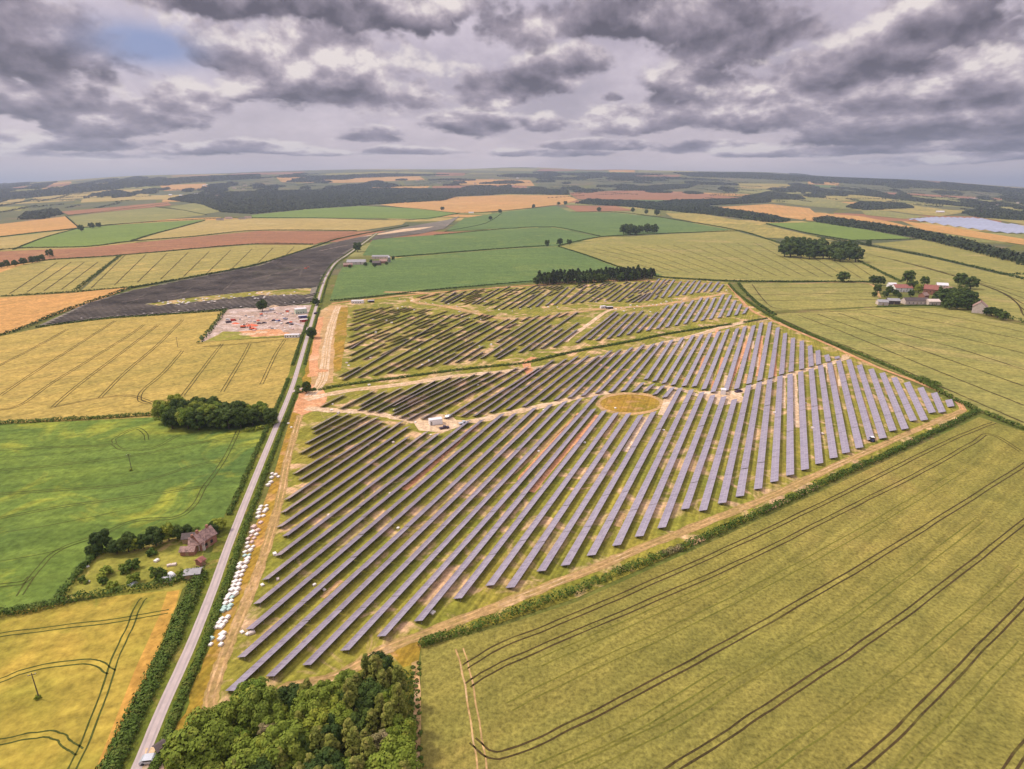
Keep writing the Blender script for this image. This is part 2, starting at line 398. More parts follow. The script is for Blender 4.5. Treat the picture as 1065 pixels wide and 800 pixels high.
# ---- mapped fields (outlines read at photograph pixels, then laid on the land)
FIELDS = [
 ('wheat_field', [(-90,655),(0,638),(62,629),(120,620),(190,612),(184,630),(158,695),(116,805),(85,890),(-90,890)], 'wheat_gold'),
 ('garden_ground', [(62,624),(82,598),(100,577),(150,562),(208,548),(216,560),(205,600),(190,613),(120,620)], 'garden'),
 ('bean_field', [(-90,443),(0,441),(80,438),(165,434),(230,438),(292,438),(268,490),(243,548),(210,551),(150,562),(100,576),(78,600),(60,627),(0,637),(-90,650)], 'beans'),
 ('wheat_field', [(-90,360),(0,350),(60,338),(112,332),(170,328),(234,324),(208,356),(312,350),(303,385),(290,425),(230,438),(165,434),(80,438),(0,441),(-90,443)], 'wheat_left'),
 ('orange_field', [(-80,316),(0,310),(75,305),(136,299),(105,312),(60,327),(0,349),(-80,372)], 'orange'),
 ('pale_field', [(-80,300),(0,284),(25,275),(50,271),(122,267),(80,304),(0,310),(-80,317)], 'yellow'),
 ('striped_field', [(84,303),(126,266),(260,255),(328,255),(300,268),(262,277),(200,289),(137,299)], 'yellow'),
 ('ploughed_field', [(-80,270),(0,262),(90,258),(200,247),(270,240.5),(371,241),(340,250),(328,254.5),(260,254.5),(126,265.5),(50,270.5),(0,277),(-80,288)], 'brown'),
 ('bright_green_field', [(18,258),(50,246),(82,238),(130,233.5),(215,228.5),(190,235),(137,251),(90,257)], 'bright'),
 ('tan_field', [(142,250),(165,243),(215,229.5),(262,227.5),(330,227.5),(425,229),(418,234),(372,240.5),(270,240),(200,246)], 'tan'),
 ('green_field', [(262,226.5),(262,224),(320,218),(378,214.5),(430,217),(478,222),(445,228.5),(380,227)], 'bright'),
 ('pale_green_field', [(71,226),(110,221),(162,216),(190,219),(215,224),(160,230),(84,237)], 'pale'),
 ('pale_green_field', [(175,215.6),(208,210.8),(225,215),(233,220),(213,223)], 'pale'),
 ('brown_field', [(63,220.5),(175,210.5),(178,214),(160,216),(72,224)], 'brown'),
 ('orange_field', [(-80,246),(0,233.5),(68,225.5),(82,237),(0,246),(-80,256)], 'orange'),
 ('tan_field', [(-80,258),(0,247.5),(82,238.5),(48,246),(14,260),(-80,269)], 'tan'),
 ('orange_field', [(395,213.5),(465,205.5),(530,203),(590,203.5),(601,208),(585,213),(530,219),(480,222)], 'orange'),
 ('green_field', [(343,313),(352,285),(358,276),(420,268),(530,259),(582,257),(610,266),(640,278),(690,286),(640,289),(556,294),(450,302),(380,309)], 'green'),
 ('green_field', [(377,266),(388,249),(450,245),(530,238),(576,237),(624,246.5),(580,256.5),(530,258.5),(420,267.5)], 'green'),
 ('green_field', [(463,241),(483,227),(530,220),(578,214.5),(594,221),(640,221.5),(690,227),(762,239.5),(683,243.5),(624,246),(576,236.5),(530,237.5)], 'green'),
 ('barley_field', [(581,257),(644,247),(700,243.5),(766,241),(800,250),(830,262),(862,264),(893,272),(935,293),(905,293.5),(770,292.5),(685,287.5),(640,278),(610,266)], 'barley_far'),
 ('barley_field', [(850,250),(904,256.5),(972,269.5),(1065,292),(1160,317),(1160,365),(1065,336),(1020,325),(937,293),(893,272)], 'barley_far'),
 ('pale_green_field', [(906,254),(957,249.5),(1010,259),(1065,273),(1160,296),(1160,313),(1065,289),(1010,276),(960,264)], 'barley_far'),
 ('green_field', [(797,232.5),(851,231.5),(900,239),(952,249),(886,250.5),(840,243)], 'bright'),
 ('yellow_field', [(692,222),(730,222.5),(800,235),(850,247),(886,251),(850,250),(795,247.5),(760,237.5),(700,227)], 'yellow'),
 ('orange_field', [(733,216.5),(800,212.5),(842,217),(848,222),(834,229),(790,222.5)], 'orange'),
 ('orange_field', [(838,223),(850,221.5),(896,225.5),(930,232),(957,238.5),(937,239.5),(880,233),(838,229.5)], 'orange'),
 ('brown_field', [(937,230),(985,236),(1065,249),(1160,264),(1160,270),(1065,255),(960,239.5)], 'orange'),
 ('yellow_field', [(917,217.5),(947,213.5),(1005,221),(977,225.5),(940,222)], 'yellow'),
 ('yellow_field', [(879,202.5),(905,204),(937,210),(925,211),(885,206.5)], 'yellow'),
 ('pale_green_field', [(800,205),(850,206),(900,215),(880,218),(840,215),(805,210)], 'pale'),
 ('pale_green_field', [(895,219),(915,219),(965,226),(940,228),(900,224)], 'pale'),
 ('tan_field', [(1015,226),(1065,234),(1160,250),(1160,243),(1065,229)], 'yellow'),
 ('brown_field', [(591,201),(650,198.5),(720,200),(770,206),(700,208.5),(601,207.5)], 'brown'),
 ('pale_green_field', [(770,197),(830,196),(858,201),(800,203),(765,202)], 'pale'),
 ('brown_field', [(587,214),(640,214.5),(662,219.5),(600,220.5)], 'brown'),
 ('barley_field', [(768,295),(850,294.5),(905,295.5),(915,305),(912,319),(800,324),(785,315),(772,303)], 'barley_far'),
 ('barley_field', [(803,327),(912,320),(990,321),(1030,332),(1065,339),(1160,364),(1160,480),(1065,446),(1022,430),(960,400),(900,374),(850,350)], 'barley_far'),
 ('barley_field', [(438,674),(520,652),(600,626),(720,573),(870,504),(1018,434),(1065,449),(1180,490),(1180,900),(440,900),(437,800)], 'barley'),
 ('solar_site', [(322,330),(345,316),(380,311),(450,304),(556,297),(640,291),(690,289),(757,294),(775,312),(806,333),(850,354),(1014,430),(870,499),(720,568),(600,622),(520,648),(436,671),(434,700),(436,900),(60,900),(139,860),(185,765),(215,690),(262,560),(300,450),(312,405),(326,360)], 'site'),
 ('compound_ground', [(234,323),(250,320),(331,317),(326,346),(300,350),(208,356)], 'gravel'),
]
FIELDS.insert(1, ('wheat_headland', [(187,614),(183,630),(158,692),(116,803),(98,850),(84,850),(100,800),(140,698),(166,640),(174,616)], 'wheat_ripe'))
for i, (n, px, m) in enumerate(FIELDS): field(n, px, m, 4.9 if n == 'wheat_headland' else 4+.1*(i % 5))
# ---- the country beyond: bands of small fields, their gaps reading as hedges
def far_patchwork():
    names = ['pale','tan','heath','green','barley_far','orange','yellow','heath','brown','heath','heath','pale']
    mats = [M[n] for n in names]; V, Fc, mi = [], [], []
    rows = [900., 1150., 1450., 1800., 2200., 2650., 3150., 3700., 4300., 5000., 5800., 6700., 7700., 8800., 10000., 11400., 12900.]
    for k in range(len(rows)-1):
        r0, r1 = rows[k], rows[k+1]; a = math.radians(-62+random.uniform(0, 3))
        sl = random.uniform(-.15, .15)
        while a < math.radians(62):
            w = random.uniform(160, 520)*(1+r0/9000)/r0
            if random.random() < .25: w *= 1.8
            gap = (7+r0*.0022)/r0; g = 5+r0*.006
            m = random.randrange(len(mats))
            if random.random() < .1+max(0, r0-4000)/14000: m = 2
            subs = 2 if random.random() < .4 else 1
            for s in range(subs):
                q0 = r0+(r1-r0)*s/subs+g; q1 = r0+(r1-r0)*(s+1)/subs-g
                mm = m if s == 0 else random.randrange(len(mats))
                nu, nv = max(1, int((q1-q0)/140)), max(1, int(w*r0/140))
                j = [random.uniform(-.06, .06)*(r1-r0) for _ in range(4)]
                b = len(V)
                for u in range(nu+1):
                    for v in range(nv+1):
                        fu, fv = u/nu, v/nv
                        rr = q0+(q1-q0)*fu+(1-fv)*(j[0]*(1-fu)+j[1]*fu)*0+ (r1-r0)*.12*math.sin((a+w*fv)*23+k)
                        aa = a+gap+(w-2*gap)*fv+sl*w*(fu+s/subs)
                        x, y = rr*math.sin(aa), rr*math.cos(aa)
                        V.append((x, y, float(zf(x, y))+.03*(1+max(0, rr-300)/170)))
                for u in range(nu):
                    for v in range(nv):
                        i0 = b+u*(nv+1)+v
                        Fc.append((i0, i0+1, i0+nv+2, i0+nv+1)[::-1]); mi.append(mm)
            a += w
    tag(mesh_obj('farmland', V, Fc, mats, midx=mi), kind='structure')
far_patchwork()
# ---- soil, tracks, road
field('bare_soil', [(322,330),(345,317),(362,318),(358,345),(350,375),(345,398),(322,402),(327,360)], 'dirt', 5, 1.)
field('bare_soil', [(306,402),(330,400),(342,412),(334,424),(316,432),(304,428)], 'red_dirt', 5.4, 1.)
field('dry_verge', [(326,350),(345,317),(340,400),(322,404),(306,440),(296,480),(286,530),(266,588),(244,640),(222,700),(214,745),(230,752),(215,772),(182,790),(176,775),(206,700),(250,590),(283,500),(305,425),(316,385)], 'verge_orange', 4.7)
field('dry_verge', [(352,320),(362,320),(360,350),(354,385),(347,388),(348,350)], 'verge_orange', 5.6, .6)
field('dry_verge', [(404,676),(430,660),(440,664),(434,690),(420,696)], 'verge_orange', 4.9, .5)
field('bare_strip', [(429,690),(436,688),(438,900),(432,900)], 'dirt', 5.2, .5)
TR = [
 ('haul_road', [(352,319),(346,335),(341,355),(338,380),(334,398),(322,412)], 6.5, 'chalk', 6.2, .12),
 ('haul_road', [(333,330),(330,350),(327,375),(325,392)], 6, 'red_dirt', 6.0, .3),
 ('perimeter_track', [(312,432),(300,475),(291,520),(277,570),(262,612),(246,650),(232,685),(222,715),(219,735),(230,742),(258,740)], 3.5, 'track_soil', 6.4, .2),
 ('perimeter_track', [(230,742),(262,735),(300,716),(345,706),(372,692),(400,676),(440,660),(500,637),(560,614),(620,590),(680,565),(740,541),(800,517),(860,489),(920,462),(975,438),(1002,427)], 3.9, 'track_soil', 6.4, .2),
 ('perimeter_track', [(1002,427),(992,415),(960,400),(910,381),(860,358),(806,335),(780,322),(765,305),(757,296)], 3.4, 'red_dirt', 6.5, .15),
 ('site_track', [(318,425),(345,427),(380,429),(405,433),(430,438),(460,440),(495,438),(530,430),(562,423),(600,414),(632,408)], 6, 'chalk', 6.6, .3),
 ('site_track', [(668,404),(700,404),(735,413),(765,409),(800,397),(870,376),(880,371)], 5, 'chalk', 6.6, .3),
 ('site_track', [(318,416),(360,407),(420,400),(470,392),(530,386),(600,377),(660,364),(720,350),(770,336),(800,332)], 6.5, 'chalk', 6.7, .2),
 ('site_track', [(400,304),(450,306),(430,314),(470,320),(520,331),(570,330),(620,322),(680,318),(720,312),(757,305)], 9, 'dirt', 6.6, .4),
 ('site_track', [(588,356),(594,350),(612,338),(628,326),(640,321)], 4.5, 'chalk', 6.9, .1),
 ('site_track', [(552,390),(548,378),(556,372)], 6, 'red_dirt', 6.8, .2),
 ('site_track', [(345,316),(380,312),(450,305),(555,297),(640,292),(750,296)], 4, 'red_dirt', 6.6, .4),
 ('site_track', [(820,296),(870,294),(905,296),(915,310)], 3, 'dirt', 6.6, .1),
]
for n, px, w, m, l, wb in TR: ribbon(n, px, w, m, l, wb)
for px in (TR[2][1], TR[3][1], TR[4][1], TR[0][1], TR[7][1]):
    wl = smooth_line([un(*p) for p in px])
    for sd_ in (-.85, .85): ribbon('wheel_mark', offset_line(wl, sd_), .55, 'dirt', 7.0, .35, False, True)
def ellipse(cx, cy, a, b, n=36): return [(cx+a*math.cos(2*math.pi*i/n), cy+b*math.sin(2*math.pi*i/n)) for i in range(n)]
field('bare_soil', ellipse(655, 420, 35.5, 11.8), 'dirt', 7.2, .5)
field('grass_island', ellipse(655, 420, 31, 9.4), 'verge_orange', 7.6)
field('bare_soil', [(684,432),(694,404),(704,408),(692,432)], 'chalk', 7.3, .6)
field('bare_soil', [(724,408),(770,406),(776,418),(750,422),(735,418)], 'chalk', 7.3, .8)
field('bare_soil', [(425,430),(470,432),(480,443),(462,450),(435,448)], 'chalk', 7.3, .8)
SITE = [f[1] for f in FIELDS if f[0] == 'solar_site'][0]
for k in range(34):
    x = random.uniform(700, 930); y = 372+(x-870)*.0+random.uniform(-32, 26)+max(0, (x-860))*.3
    if not (inpoly(x, y, SITE) and inpoly(x, y+16, SITE) and inpoly(x+14, y-4, SITE)): continue
    ribbon('bare_soil', [(x, y), (x-(840-x)*.02, y+random.uniform(7, 16))], random.uniform(1.4, 2.6), random.choice(['chalk','dirt','red_dirt']), 7.05, .4)
# bare strips between some of the rows
for a, b, w, m in [((420,510),(497,441),3.,'red_dirt'),((505,487),(560,430),2.4,'dirt'),((540,500),(603,430),2.6,'red_dirt'),((552,512),(622,432),3.,'red_dirt'),
                   ((628,455),(642,432),3,'dirt'),((650,470),(671,434),3.,'chalk'),((757,405),(778,352),2.5,'red_dirt'),((788,392),(792,350),2.5,'red_dirt'),((829,445),(826,388),2.6,'chalk'),
                   ((815,425),(815,392),2.2,'chalk'),((872,412),(868,382),2.2,'dirt'),((335,622),(355,604),2.,'dirt'),((520,505),(600,432),2.,'dirt'),((806,392),(806,365),2,'red_dirt'),
                   ((745,398),(752,372),2.2,'red_dirt'),((642,548),(648,534),2.6,'dirt'),((905,440),(897,415),1.4,'dirt')]:
    ribbon('bare_soil', [a, ((a[0]+b[0])/2, (a[1]+b[1])/2), b], w, m, 7., .3)
ROAD = [(118,850),(143,800),(170,735),(200,668),(222,612),(240,562),(262,506),(284,452),(302,408),(311,380),(321,346),(330,316),(339,289),(349,274),(362,265),(380,252),(392,243)]
road_w = smooth_line([un(*p) for p in ROAD])
ribbon('verge', road_w, 10.5, 'verge', 7.6, .15, False, True)
ribbon('road', road_w, 2.85, 'asphalt', 8.4, .03, False, True)
for o_ in (-.75, .75): ribbon('wheel_wear', offset_line(road_w, o_), .5, 'asphalt_worn', 9.0, .3, False, True)
ribbon('path', [(303,408),(312,405),(322,404)], 3., 'asphalt', 8.6)
ribbon('path', [(322,345),(316,340),(305,336)], 3.4, 'asphalt', 8.6)
# ---- tramlines
def trams(name, lines, mat, gap=1.8, w=.5, pair=True, layer=6):
    V, Fc = [], []
    for px in lines:
        wl = smooth_line([un(x, y) for x, y in px], 8)
        wl = dens(wl, 6)
        wl = [(x+.10*math.sin(i*.9+x*.2), y+.10*math.sin(i*.7+y*.1)) for i, (x, y) in enumerate(wl)]
        if pair:
            for s in (-1, 1): ribbon_geo(offset_line(wl, s*gap/2), w, layer, V, Fc, .25)
        else: ribbon_geo(wl, w, layer, V, Fc, .5)
    tag(mesh_obj(name, V, Fc, M[mat]), kind='structure')
trams('tramlines', [
 [(484,694),(520,672),(580,648),(680,605),(780,560),(880,512),(980,462),(1020,445),(1034,440)],
 [(487,713),(510,698),(560,675),(680,624),(780,580),(880,530),(960,490),(1010,462),(1030,452),(1062,470)],
 [(492,770),(510,785),(540,780),(600,752),(700,700),(800,645),(920,575),(1060,487),(1100,462)],
 [(680,812),(740,775),(800,735),(880,682),(960,625),(1065,543),(1110,505)],
 [(870,815),(920,775),(990,705),(1065,628),(1120,575)],
 [(1030,830),(1065,780),(1120,715)],
], 'tram')
trams('tramlines', [[(478,675),(485,700),(492,740),(500,790),(504,840)]], 'dirt', 2.0, .42)
trams('crop_lines', [[(530,735),(600,700),(700,655),(800,605),(900,550),(1000,490)], [(600,800),(700,752),(800,690),(900,630),(1020,540)], [(780,810),(860,755),(960,680),(1065,590)], [(560,690),(650,650),(760,602)], [(900,840),(980,760),(1065,670)], [(560,800),(660,755),(750,700)]], 'tram_soft', 2.6, .4)
trams('tramlines', [
 [(60,830),(85,780),(105,730),(122,680),(134,655),(143,632),(150,622)],
 [(-40,670),(0,661),(60,653),(125,645),(175,636)],
 [(-40,718),(0,708),(30,697),(70,690),(97,689),(108,694),(116,700)],
 [(-40,777),(0,772),(30,766),(52,764),(64,768),(72,776),(84,782)],
], 'tram_green', 1.7, .42)
trams('tramlines', [
 [(-30,470),(40,466),(112,463),(120,456),(140,446),(150,450),(153,458)], [(118,462),(130,468),(160,466),(190,452),(240,445),(285,441)],
 [(-30,492),(60,484),(140,474),(210,460),(250,455)], [(-30,516),(60,510),(140,503),(200,485),(232,480)], [(-30,545),(60,528),(140,517),(214,506)],
 [(20,620),(40,592),(62,572),(100,558),(140,542),(180,539),(200,528),(214,505),(232,480),(248,448)], [(-30,612),(20,607),(32,600)],
], 'tram_green', 1.7, .5)
trams('crop_lines', [[(-40,560),(60,545),(180,520)], [(-40,590),(50,575),(120,552)], [(-40,478),(50,473),(110,465)]], 'tram_green', 1.6, .3, False)
trams('tramlines', [
 [(-30,424),(15,424),(60,395),(130,352),(150,338)], [(-30,395),(30,365),(70,343)], [(0,412),(40,385),(95,350),(120,334)],
 [(55,424),(80,402),(120,372),(165,338)], [(55,424),(100,415),(135,412),(160,420)], [(104,414),(130,388),(165,358),(190,333)],
 [(155,420),(145,416),(150,405),(170,388),(190,365)], [(190,412),(210,385),(228,362),(231,358)], [(231,408),(248,380),(260,358)], [(272,400),(285,372),(296,354)],
 [(210,361),(250,358),(300,353)],
], 'tram', 1.9, .5)
# stripes of the distant barley fields
st = [[(812,332),(850,349),(900,368),(980,403),(1065,440)], [(830,328),(880,347),(960,380),(1065,422)], [(850,327),(900,345),(980,372),(1065,402)], [(872,326),(920,342),(1000,364),(1065,385)], [(895,325),(950,340),(1010,354),(1065,368)], [(918,323),(970,334),(1065,354)], [(945,322),(1000,332),(1065,346)],
      [(780,300),(905,299)], [(785,307),(908,305)], [(790,313),(910,312)], [(800,326),(850,325),(912,322)], [(782,296),(800,318),(820,322)]]
for k in range(16):
    t = k/15; st.append([(600+t*250, 257-9*t+2), (640+t*240, 268+2*t), (690+t*220, 284+6*t)])
for k in range(5): st.append([(900+k*14, 262+k*3+2), (1000+k*10, 288+k*4), (1065, 305+k*6)])
trams('tramlines', st, 'tram', 2.4, 1.25, False)
st = []
for k in range(9): st.append([(95+k*24, 300-k*3), (130+k*22, 266-k*1.1)])
for k in range(5): st.append([(10+k*18, 306-k*1.5), (60+k*14, 273)])
trams('crop_lines', st, 'tram', 2.4, 1.3, False)
# ------------------------------------------------------------------ foliage builders
def leaves(cent, rad, n, size, flat=.35, up=.25):
    """n leaf-clump quads on the skin of an ellipsoid; returns (n*4,3)"""
    u = rng.normal(size=(n, 3)); u /= np.linalg.norm(u, axis=1)[:, None]
    u[:, 2] = np.where(u[:, 2] < -.45, -u[:, 2], u[:, 2])
    r = rng.uniform(.72, 1.06, (n, 1))
    c = np.array(cent)+u*r*np.array(rad)
    nrm = u+rng.normal(scale=flat, size=(n, 3)); nrm[:, 2] += up; nrm /= np.linalg.norm(nrm, axis=1)[:, None]
    a = np.cross(nrm, rng.normal(size=(n, 3))); a /= np.linalg.norm(a, axis=1)[:, None]; b = np.cross(nrm, a)
    s = size*rng.uniform(.6, 1.3, (n, 1)); q = s*rng.uniform(.5, .95, (n, 1))
    return np.stack([c-a*s, c-b*q, c+a*s, c+b*q], 1).reshape(-1, 3)
def round_crown(name, r, h0, h1, lobes, nl, size, mat, shape='round'):
    P = []; hc = (h0+h1)/2; hh = (h1-h0)/2
    P.append(leaves((0, 0, hc), (r*.72, r*.72, hh*.8), nl, size*1.15))
    for i in range(lobes):
        th = 2.4*i+random.uniform(-.5, .5); k = (i+.5)/lobes; z = h0+(h1-h0)*(.12+.83*k)
        if shape == 'round': rr = r*.72*math.sqrt(max(.05, 1-((z-hc)/hh)**2*.85))
        else: rr = r*.75*(1-k)**.8+.1*r
        rr *= random.uniform(.75, 1.15); lr = r*random.uniform(.28, .46)*(1 if shape == 'round' else .75)
        P.append(leaves((rr*math.cos(th), rr*math.sin(th), z), (lr, lr, lr*.8), nl, size))
    return np_mesh(name, np.concatenate(P), 4, mat)
def trunk_mesh(name, h, r, mat, limbs=5, spread=2.):
    mb = MB(); mb.cyl(0, 0, 0, h*.55, r, r*.7); mb.cyl(.05, 0, h*.55, h, r*.7, r*.25)
    for i in range(limbs):
        th = i*2.4; z = h*(.45+.09*i)
        mb.bar((0, 0, z), (spread*math.cos(th), spread*math.sin(th), z+h*.2), r*.28, 5)
    o = mesh_obj(name, mb.v, mb.f, mat); me = o.data; bpy.data.objects.remove(o); return me
# prototypes: (crown mesh, trunk mesh)
T = {}
def proto(key, r, h0, h1, lobes, nl, size, mats, n=3, shape='round', bark='bark'):
    T[key] = []
    for i in range(n):
        f = random.uniform(.9, 1.1)
        T[key].append((round_crown('crown', r*f, h0, h1*random.uniform(.92, 1.08), lobes, nl, size, M[mats[i % len(mats)]], shape), trunk_mesh('trunk', h1*.8, r*.085, M[bark], 5, r*.6)))
proto('broad', 4.2, 1.8, 9.5, 24, 210, .31, ['f_wood'], 4)
proto('light', 4.4, 1.5, 9.5, 26, 210, .32, ['f_light'], 2)
proto('dark', 4.2, 1.6, 9.0, 24, 210, .32, ['f_dark'], 3)
proto('pine', 2.4, 2.5, 13.0, 24, 120, .30, ['f_pine'], 3, 'cone')
proto('dry', 2.8, 2.5, 10.0, 16, 80, .34, ['f_dry'], 2, 'round', 'bark_pale')
proto('mid', 4.6, 1.2, 9.5, 14, 60, .7, ['f_dark'], 4)
proto('conifer', 3.0, 3.6, 13., 12, 45, .75, ['f_far', 'f_dark'], 3, 'cone', 'bark_pale')
proto('shrub', 1.6, .1, 2.6, 9, 45, .32, ['f_hedge'], 3)
proto('bush', 1.5, .1, 2.2, 8, 45, .3, ['f_wood'], 2)
def tree(key, px, py, s, label, group=None, cat='tree', name='tree', world=None):
    x, y = world if world else un(px, py)
    D = math.hypot(x, y); z = 0 if D < 690 else float(zf(x, y))
    cr, tk = random.choice(T[key])
    e = empty(name, (x, y, z-.05), random.uniform(0, 6.28)); e.scale = (s*random.uniform(.9, 1.1), s*random.uniform(.9, 1.1), s*random.uniform(.88, 1.12))
    link('crown', cr, e); link('trunk', tk, e)
    return tag(e, label, cat, group)
ORD = 'first second third fourth fifth sixth seventh eighth ninth tenth eleventh twelfth thirteenth fourteenth fifteenth sixteenth seventeenth eighteenth nineteenth'.split()
TENS = {2:'twent',3:'thirt',4:'fort',5:'fift',6:'sixt',7:'sevent',8:'eight',9:'ninet'}
def ordn(n):
    if n < 20: return ORD[n-1]
    t, u = divmod(n, 10)
    if t >= 10: return 'one hundred and '+(ordn(n-100) if n > 100 else 'first')
    return TENS[t]+'ieth' if u == 0 else TENS[t]+'y-'+ORD[u-1]
def scatter(pxpoly, d, maxn=999):
    W = [un(*p) for p in pxpoly]; xs = [p[0] for p in W]; ys = [p[1] for p in W]; out = []
    for _ in range(6000):
        x, y = random.uniform(min(xs), max(xs)), random.uniform(min(ys), max(ys))
        if inpoly(x, y, W) and all((x-a)**2+(y-b)**2 > d*d for a, b in out):
            out.append((x, y))
            if len(out) >= maxn: break
    return out
def wood(pxpoly, d, keys, s0, s1, where, group, kind='tree', maxn=999, desc=None, order=0):
    pts = scatter(pxpoly, d, maxn)
    pts.sort(key=lambda p: p[0] if order == 0 else -p[1])
    desc = desc or {'broad':'mid green broadleaf tree','light':'bright yellow-green tree','dark':'dark green bushy tree','pine':'slender olive pine','dry':'pinkish thin-leaved tree','mid':'dark rounded tree','conifer':'tall dark conifer'}
    cnt = {}
    for (x, y) in pts:
        k = random.choice(keys); cnt[k] = cnt.get(k, 0)+1
        tree(k, 0, 0, random.uniform(s0, s1), f"{desc[k]}, {ordn(cnt[k])} such from left {where}", group, 'tree', {'pine':'pine_tree','conifer':'conifer_tree'}.get(k, 'tree'), (x, y))
# bottom wood
wood([(240,752),(262,748),(330,728),(372,722),(368,745),(330,800),(300,850),(192,850),(186,808),(212,780)], 3.9, ['broad','dark','broad','pine','broad','light','pine','light','broad','dry'], .58, 1.0, 'in the corner wood', 'trees of the wood at the bottom of the solar farm', maxn=100)
wood([(376,718),(396,708),(414,716),(422,760),(424,850),(310,850),(335,795)], 3.1, ['pine','broad','pine','dark','pine','dry','pine','light','pine'], .72, 1.0, 'at the corner wood right side', 'trees of the wood at the bottom of the solar farm', maxn=95)
tree('light', 215, 806, 1.25, 'largest bright yellow-green round tree at the lane side of the corner wood', 'trees of the wood at the bottom of the solar farm')
for i, (x, y, s) in enumerate([(300,800,1.2),(262,812,1.0),(326,760,1.0),(283,768,.9)]):
    tree('light', x, y, s, f'light green tree in the middle of the corner wood, {ordn(i+1)} of four', 'light trees in the middle of the corner wood')
# clump between the two left fields
wood([(166,440),(180,436),(235,434),(262,440),(258,446),(180,448)], 5.0, ['mid','dark','broad'], .95, 1.3, 'in the left field clump', 'trees of the clump beside the green field', maxn=24)
wood([(248,437),(268,434),(286,436),(284,443),(258,445)], 6.0, ['dark','broad'], .8, 1.15, 'at the clump lane end', 'trees of the clump beside the green field', maxn=7)
# conifer plantation above the solar farm
wood([(557,298),(600,296),(640,293.5),(680,291),(676,287.5),(640,288.5),(600,291.5),(560,293.5)], 4.6, ['conifer','conifer','mid'], 1.0, 1.3, 'in the plantation strip', 'conifers of the plantation strip', maxn=140)
wood([(815,268),(890,274),(893,270),(870,263),(830,258),(812,262)], 12., ['mid'], 2.2, 2.9, 'in the barley field copse', 'trees of the copse in the barley field', maxn=34)
wood([(646,246),(680,244.5),(681,241),(650,241)], 11, ['mid'], 2.0, 2.6, 'in the small green field copse', 'trees of the small copse in the green fields', maxn=14)
SINGLE = [
 (319,409,.75,'dark','round tree on the verge at the junction of lane and track'),(324,352,1.05,'dark','round tree at the compound corner on the lane side'),
 (329,318,.8,'mid','dark tree beside the lane behind the cabins'),(372,262,1.5,'mid','large dark tree beside the lane above the farm'),(273,324,1.2,'dark','bushy tree at the far edge of the compound'),
 (569,256,1.0,'mid','left of three small trees at the green field corner'),(582,255.5,1.2,'mid','middle of three small trees at the green field corner'),(592,255,.9,'mid','right of three small trees at the green field corner'),
 (460,219,1.6,'mid','lone tree on the edge of the far orange field'),(520,222,1.6,'mid','lone tree at the far corner of the top green field'),(510,229,1.2,'mid','lone tree inside the top green field'),
 (555,217,1.6,'mid','lone tree on the far side of the top green field'),(581,213.5,1.6,'mid','left tree of the pair by the orange field end'),(588,213.5,1.8,'mid','right tree of the pair by the orange field end'),
 (623,220.5,1.6,'mid','lone tree at the brown field corner'),(658,221,1.5,'mid','left tree near the end of the tree belt'),(672,223,1.5,'mid','middle tree near the end of the tree belt'),(683,224.5,2,'mid','right tree near the end of the tree belt'),
 (876,293.5,1.3,'mid','lone tree in the hedge left of the farmstead'),(903,256.5,1.1,'mid','small tree in the hedge below the tree belt'),
 (943,296,1.5,'mid','tall dark tree behind the red barn'),(961,297,1.0,'mid','narrow dark tree behind the brick farmhouse'),(908,296,.9,'mid','left tree at the farm track end'),(915,297,1.0,'mid','right tree at the farm track end'),
 (998,298,1.5,'mid','left one of two tall trees behind the farm'),(1009,301,1.4,'mid','right one of two tall trees behind the farm'),
 (912,305,.9,'dark','bushy tree at the left side of the farmyard'),(924,307,.9,'dark','bushy tree in front of the red barn'),(946,303,.9,'dark','bushy tree between the barns and farmhouse'),(955,305,.85,'broad','light green tree beside the brick farmhouse'),
 (85,241,1.4,'mid','left tree in the hedge above the bright green field'),(96,238,1.5,'mid','middle tree in the hedge above the bright green field'),(103,237,1.3,'mid','right tree in the hedge above the bright green field'),
 (52,267.5,1.1,'mid','tree at the end of the far left row'),
]
for x, y, s, k, lab in SINGLE: tree(k, x, y, s*(1.3 if y < 312 else 1.), lab)
for i, (x, y, s) in enumerate([(978,314,1.2),(984,312,1.3),(990,314,1.2),(996,316,1.3),(1003,317,1.3),(1009,315,1.2),(988,308,1.1),(999,309,1.2),(1012,320,1.0),(983,318,.9),(974,311,1.0),(980,309,1.1),(993,311,1.2),(1005,312,1.1),(987,320,1.0),(995,320,1.0),(1006,320,1.1)]):
    tree('mid', x, y+2, s*1.2, f'dark tree of the farm garden, {ordn(i+1)} planted from the white shed', 'garden trees right of the farmstead')
for i, (x, y) in enumerate([(2,280),(8,279),(16,278),(25,276.5),(34,275),(39,274),(44,272.5)]):
    tree('mid', x, y-1, 1.1, f'dark hedgerow tree at the far left edge, {ordn(i+1)} from the left', 'row of trees at the far left')
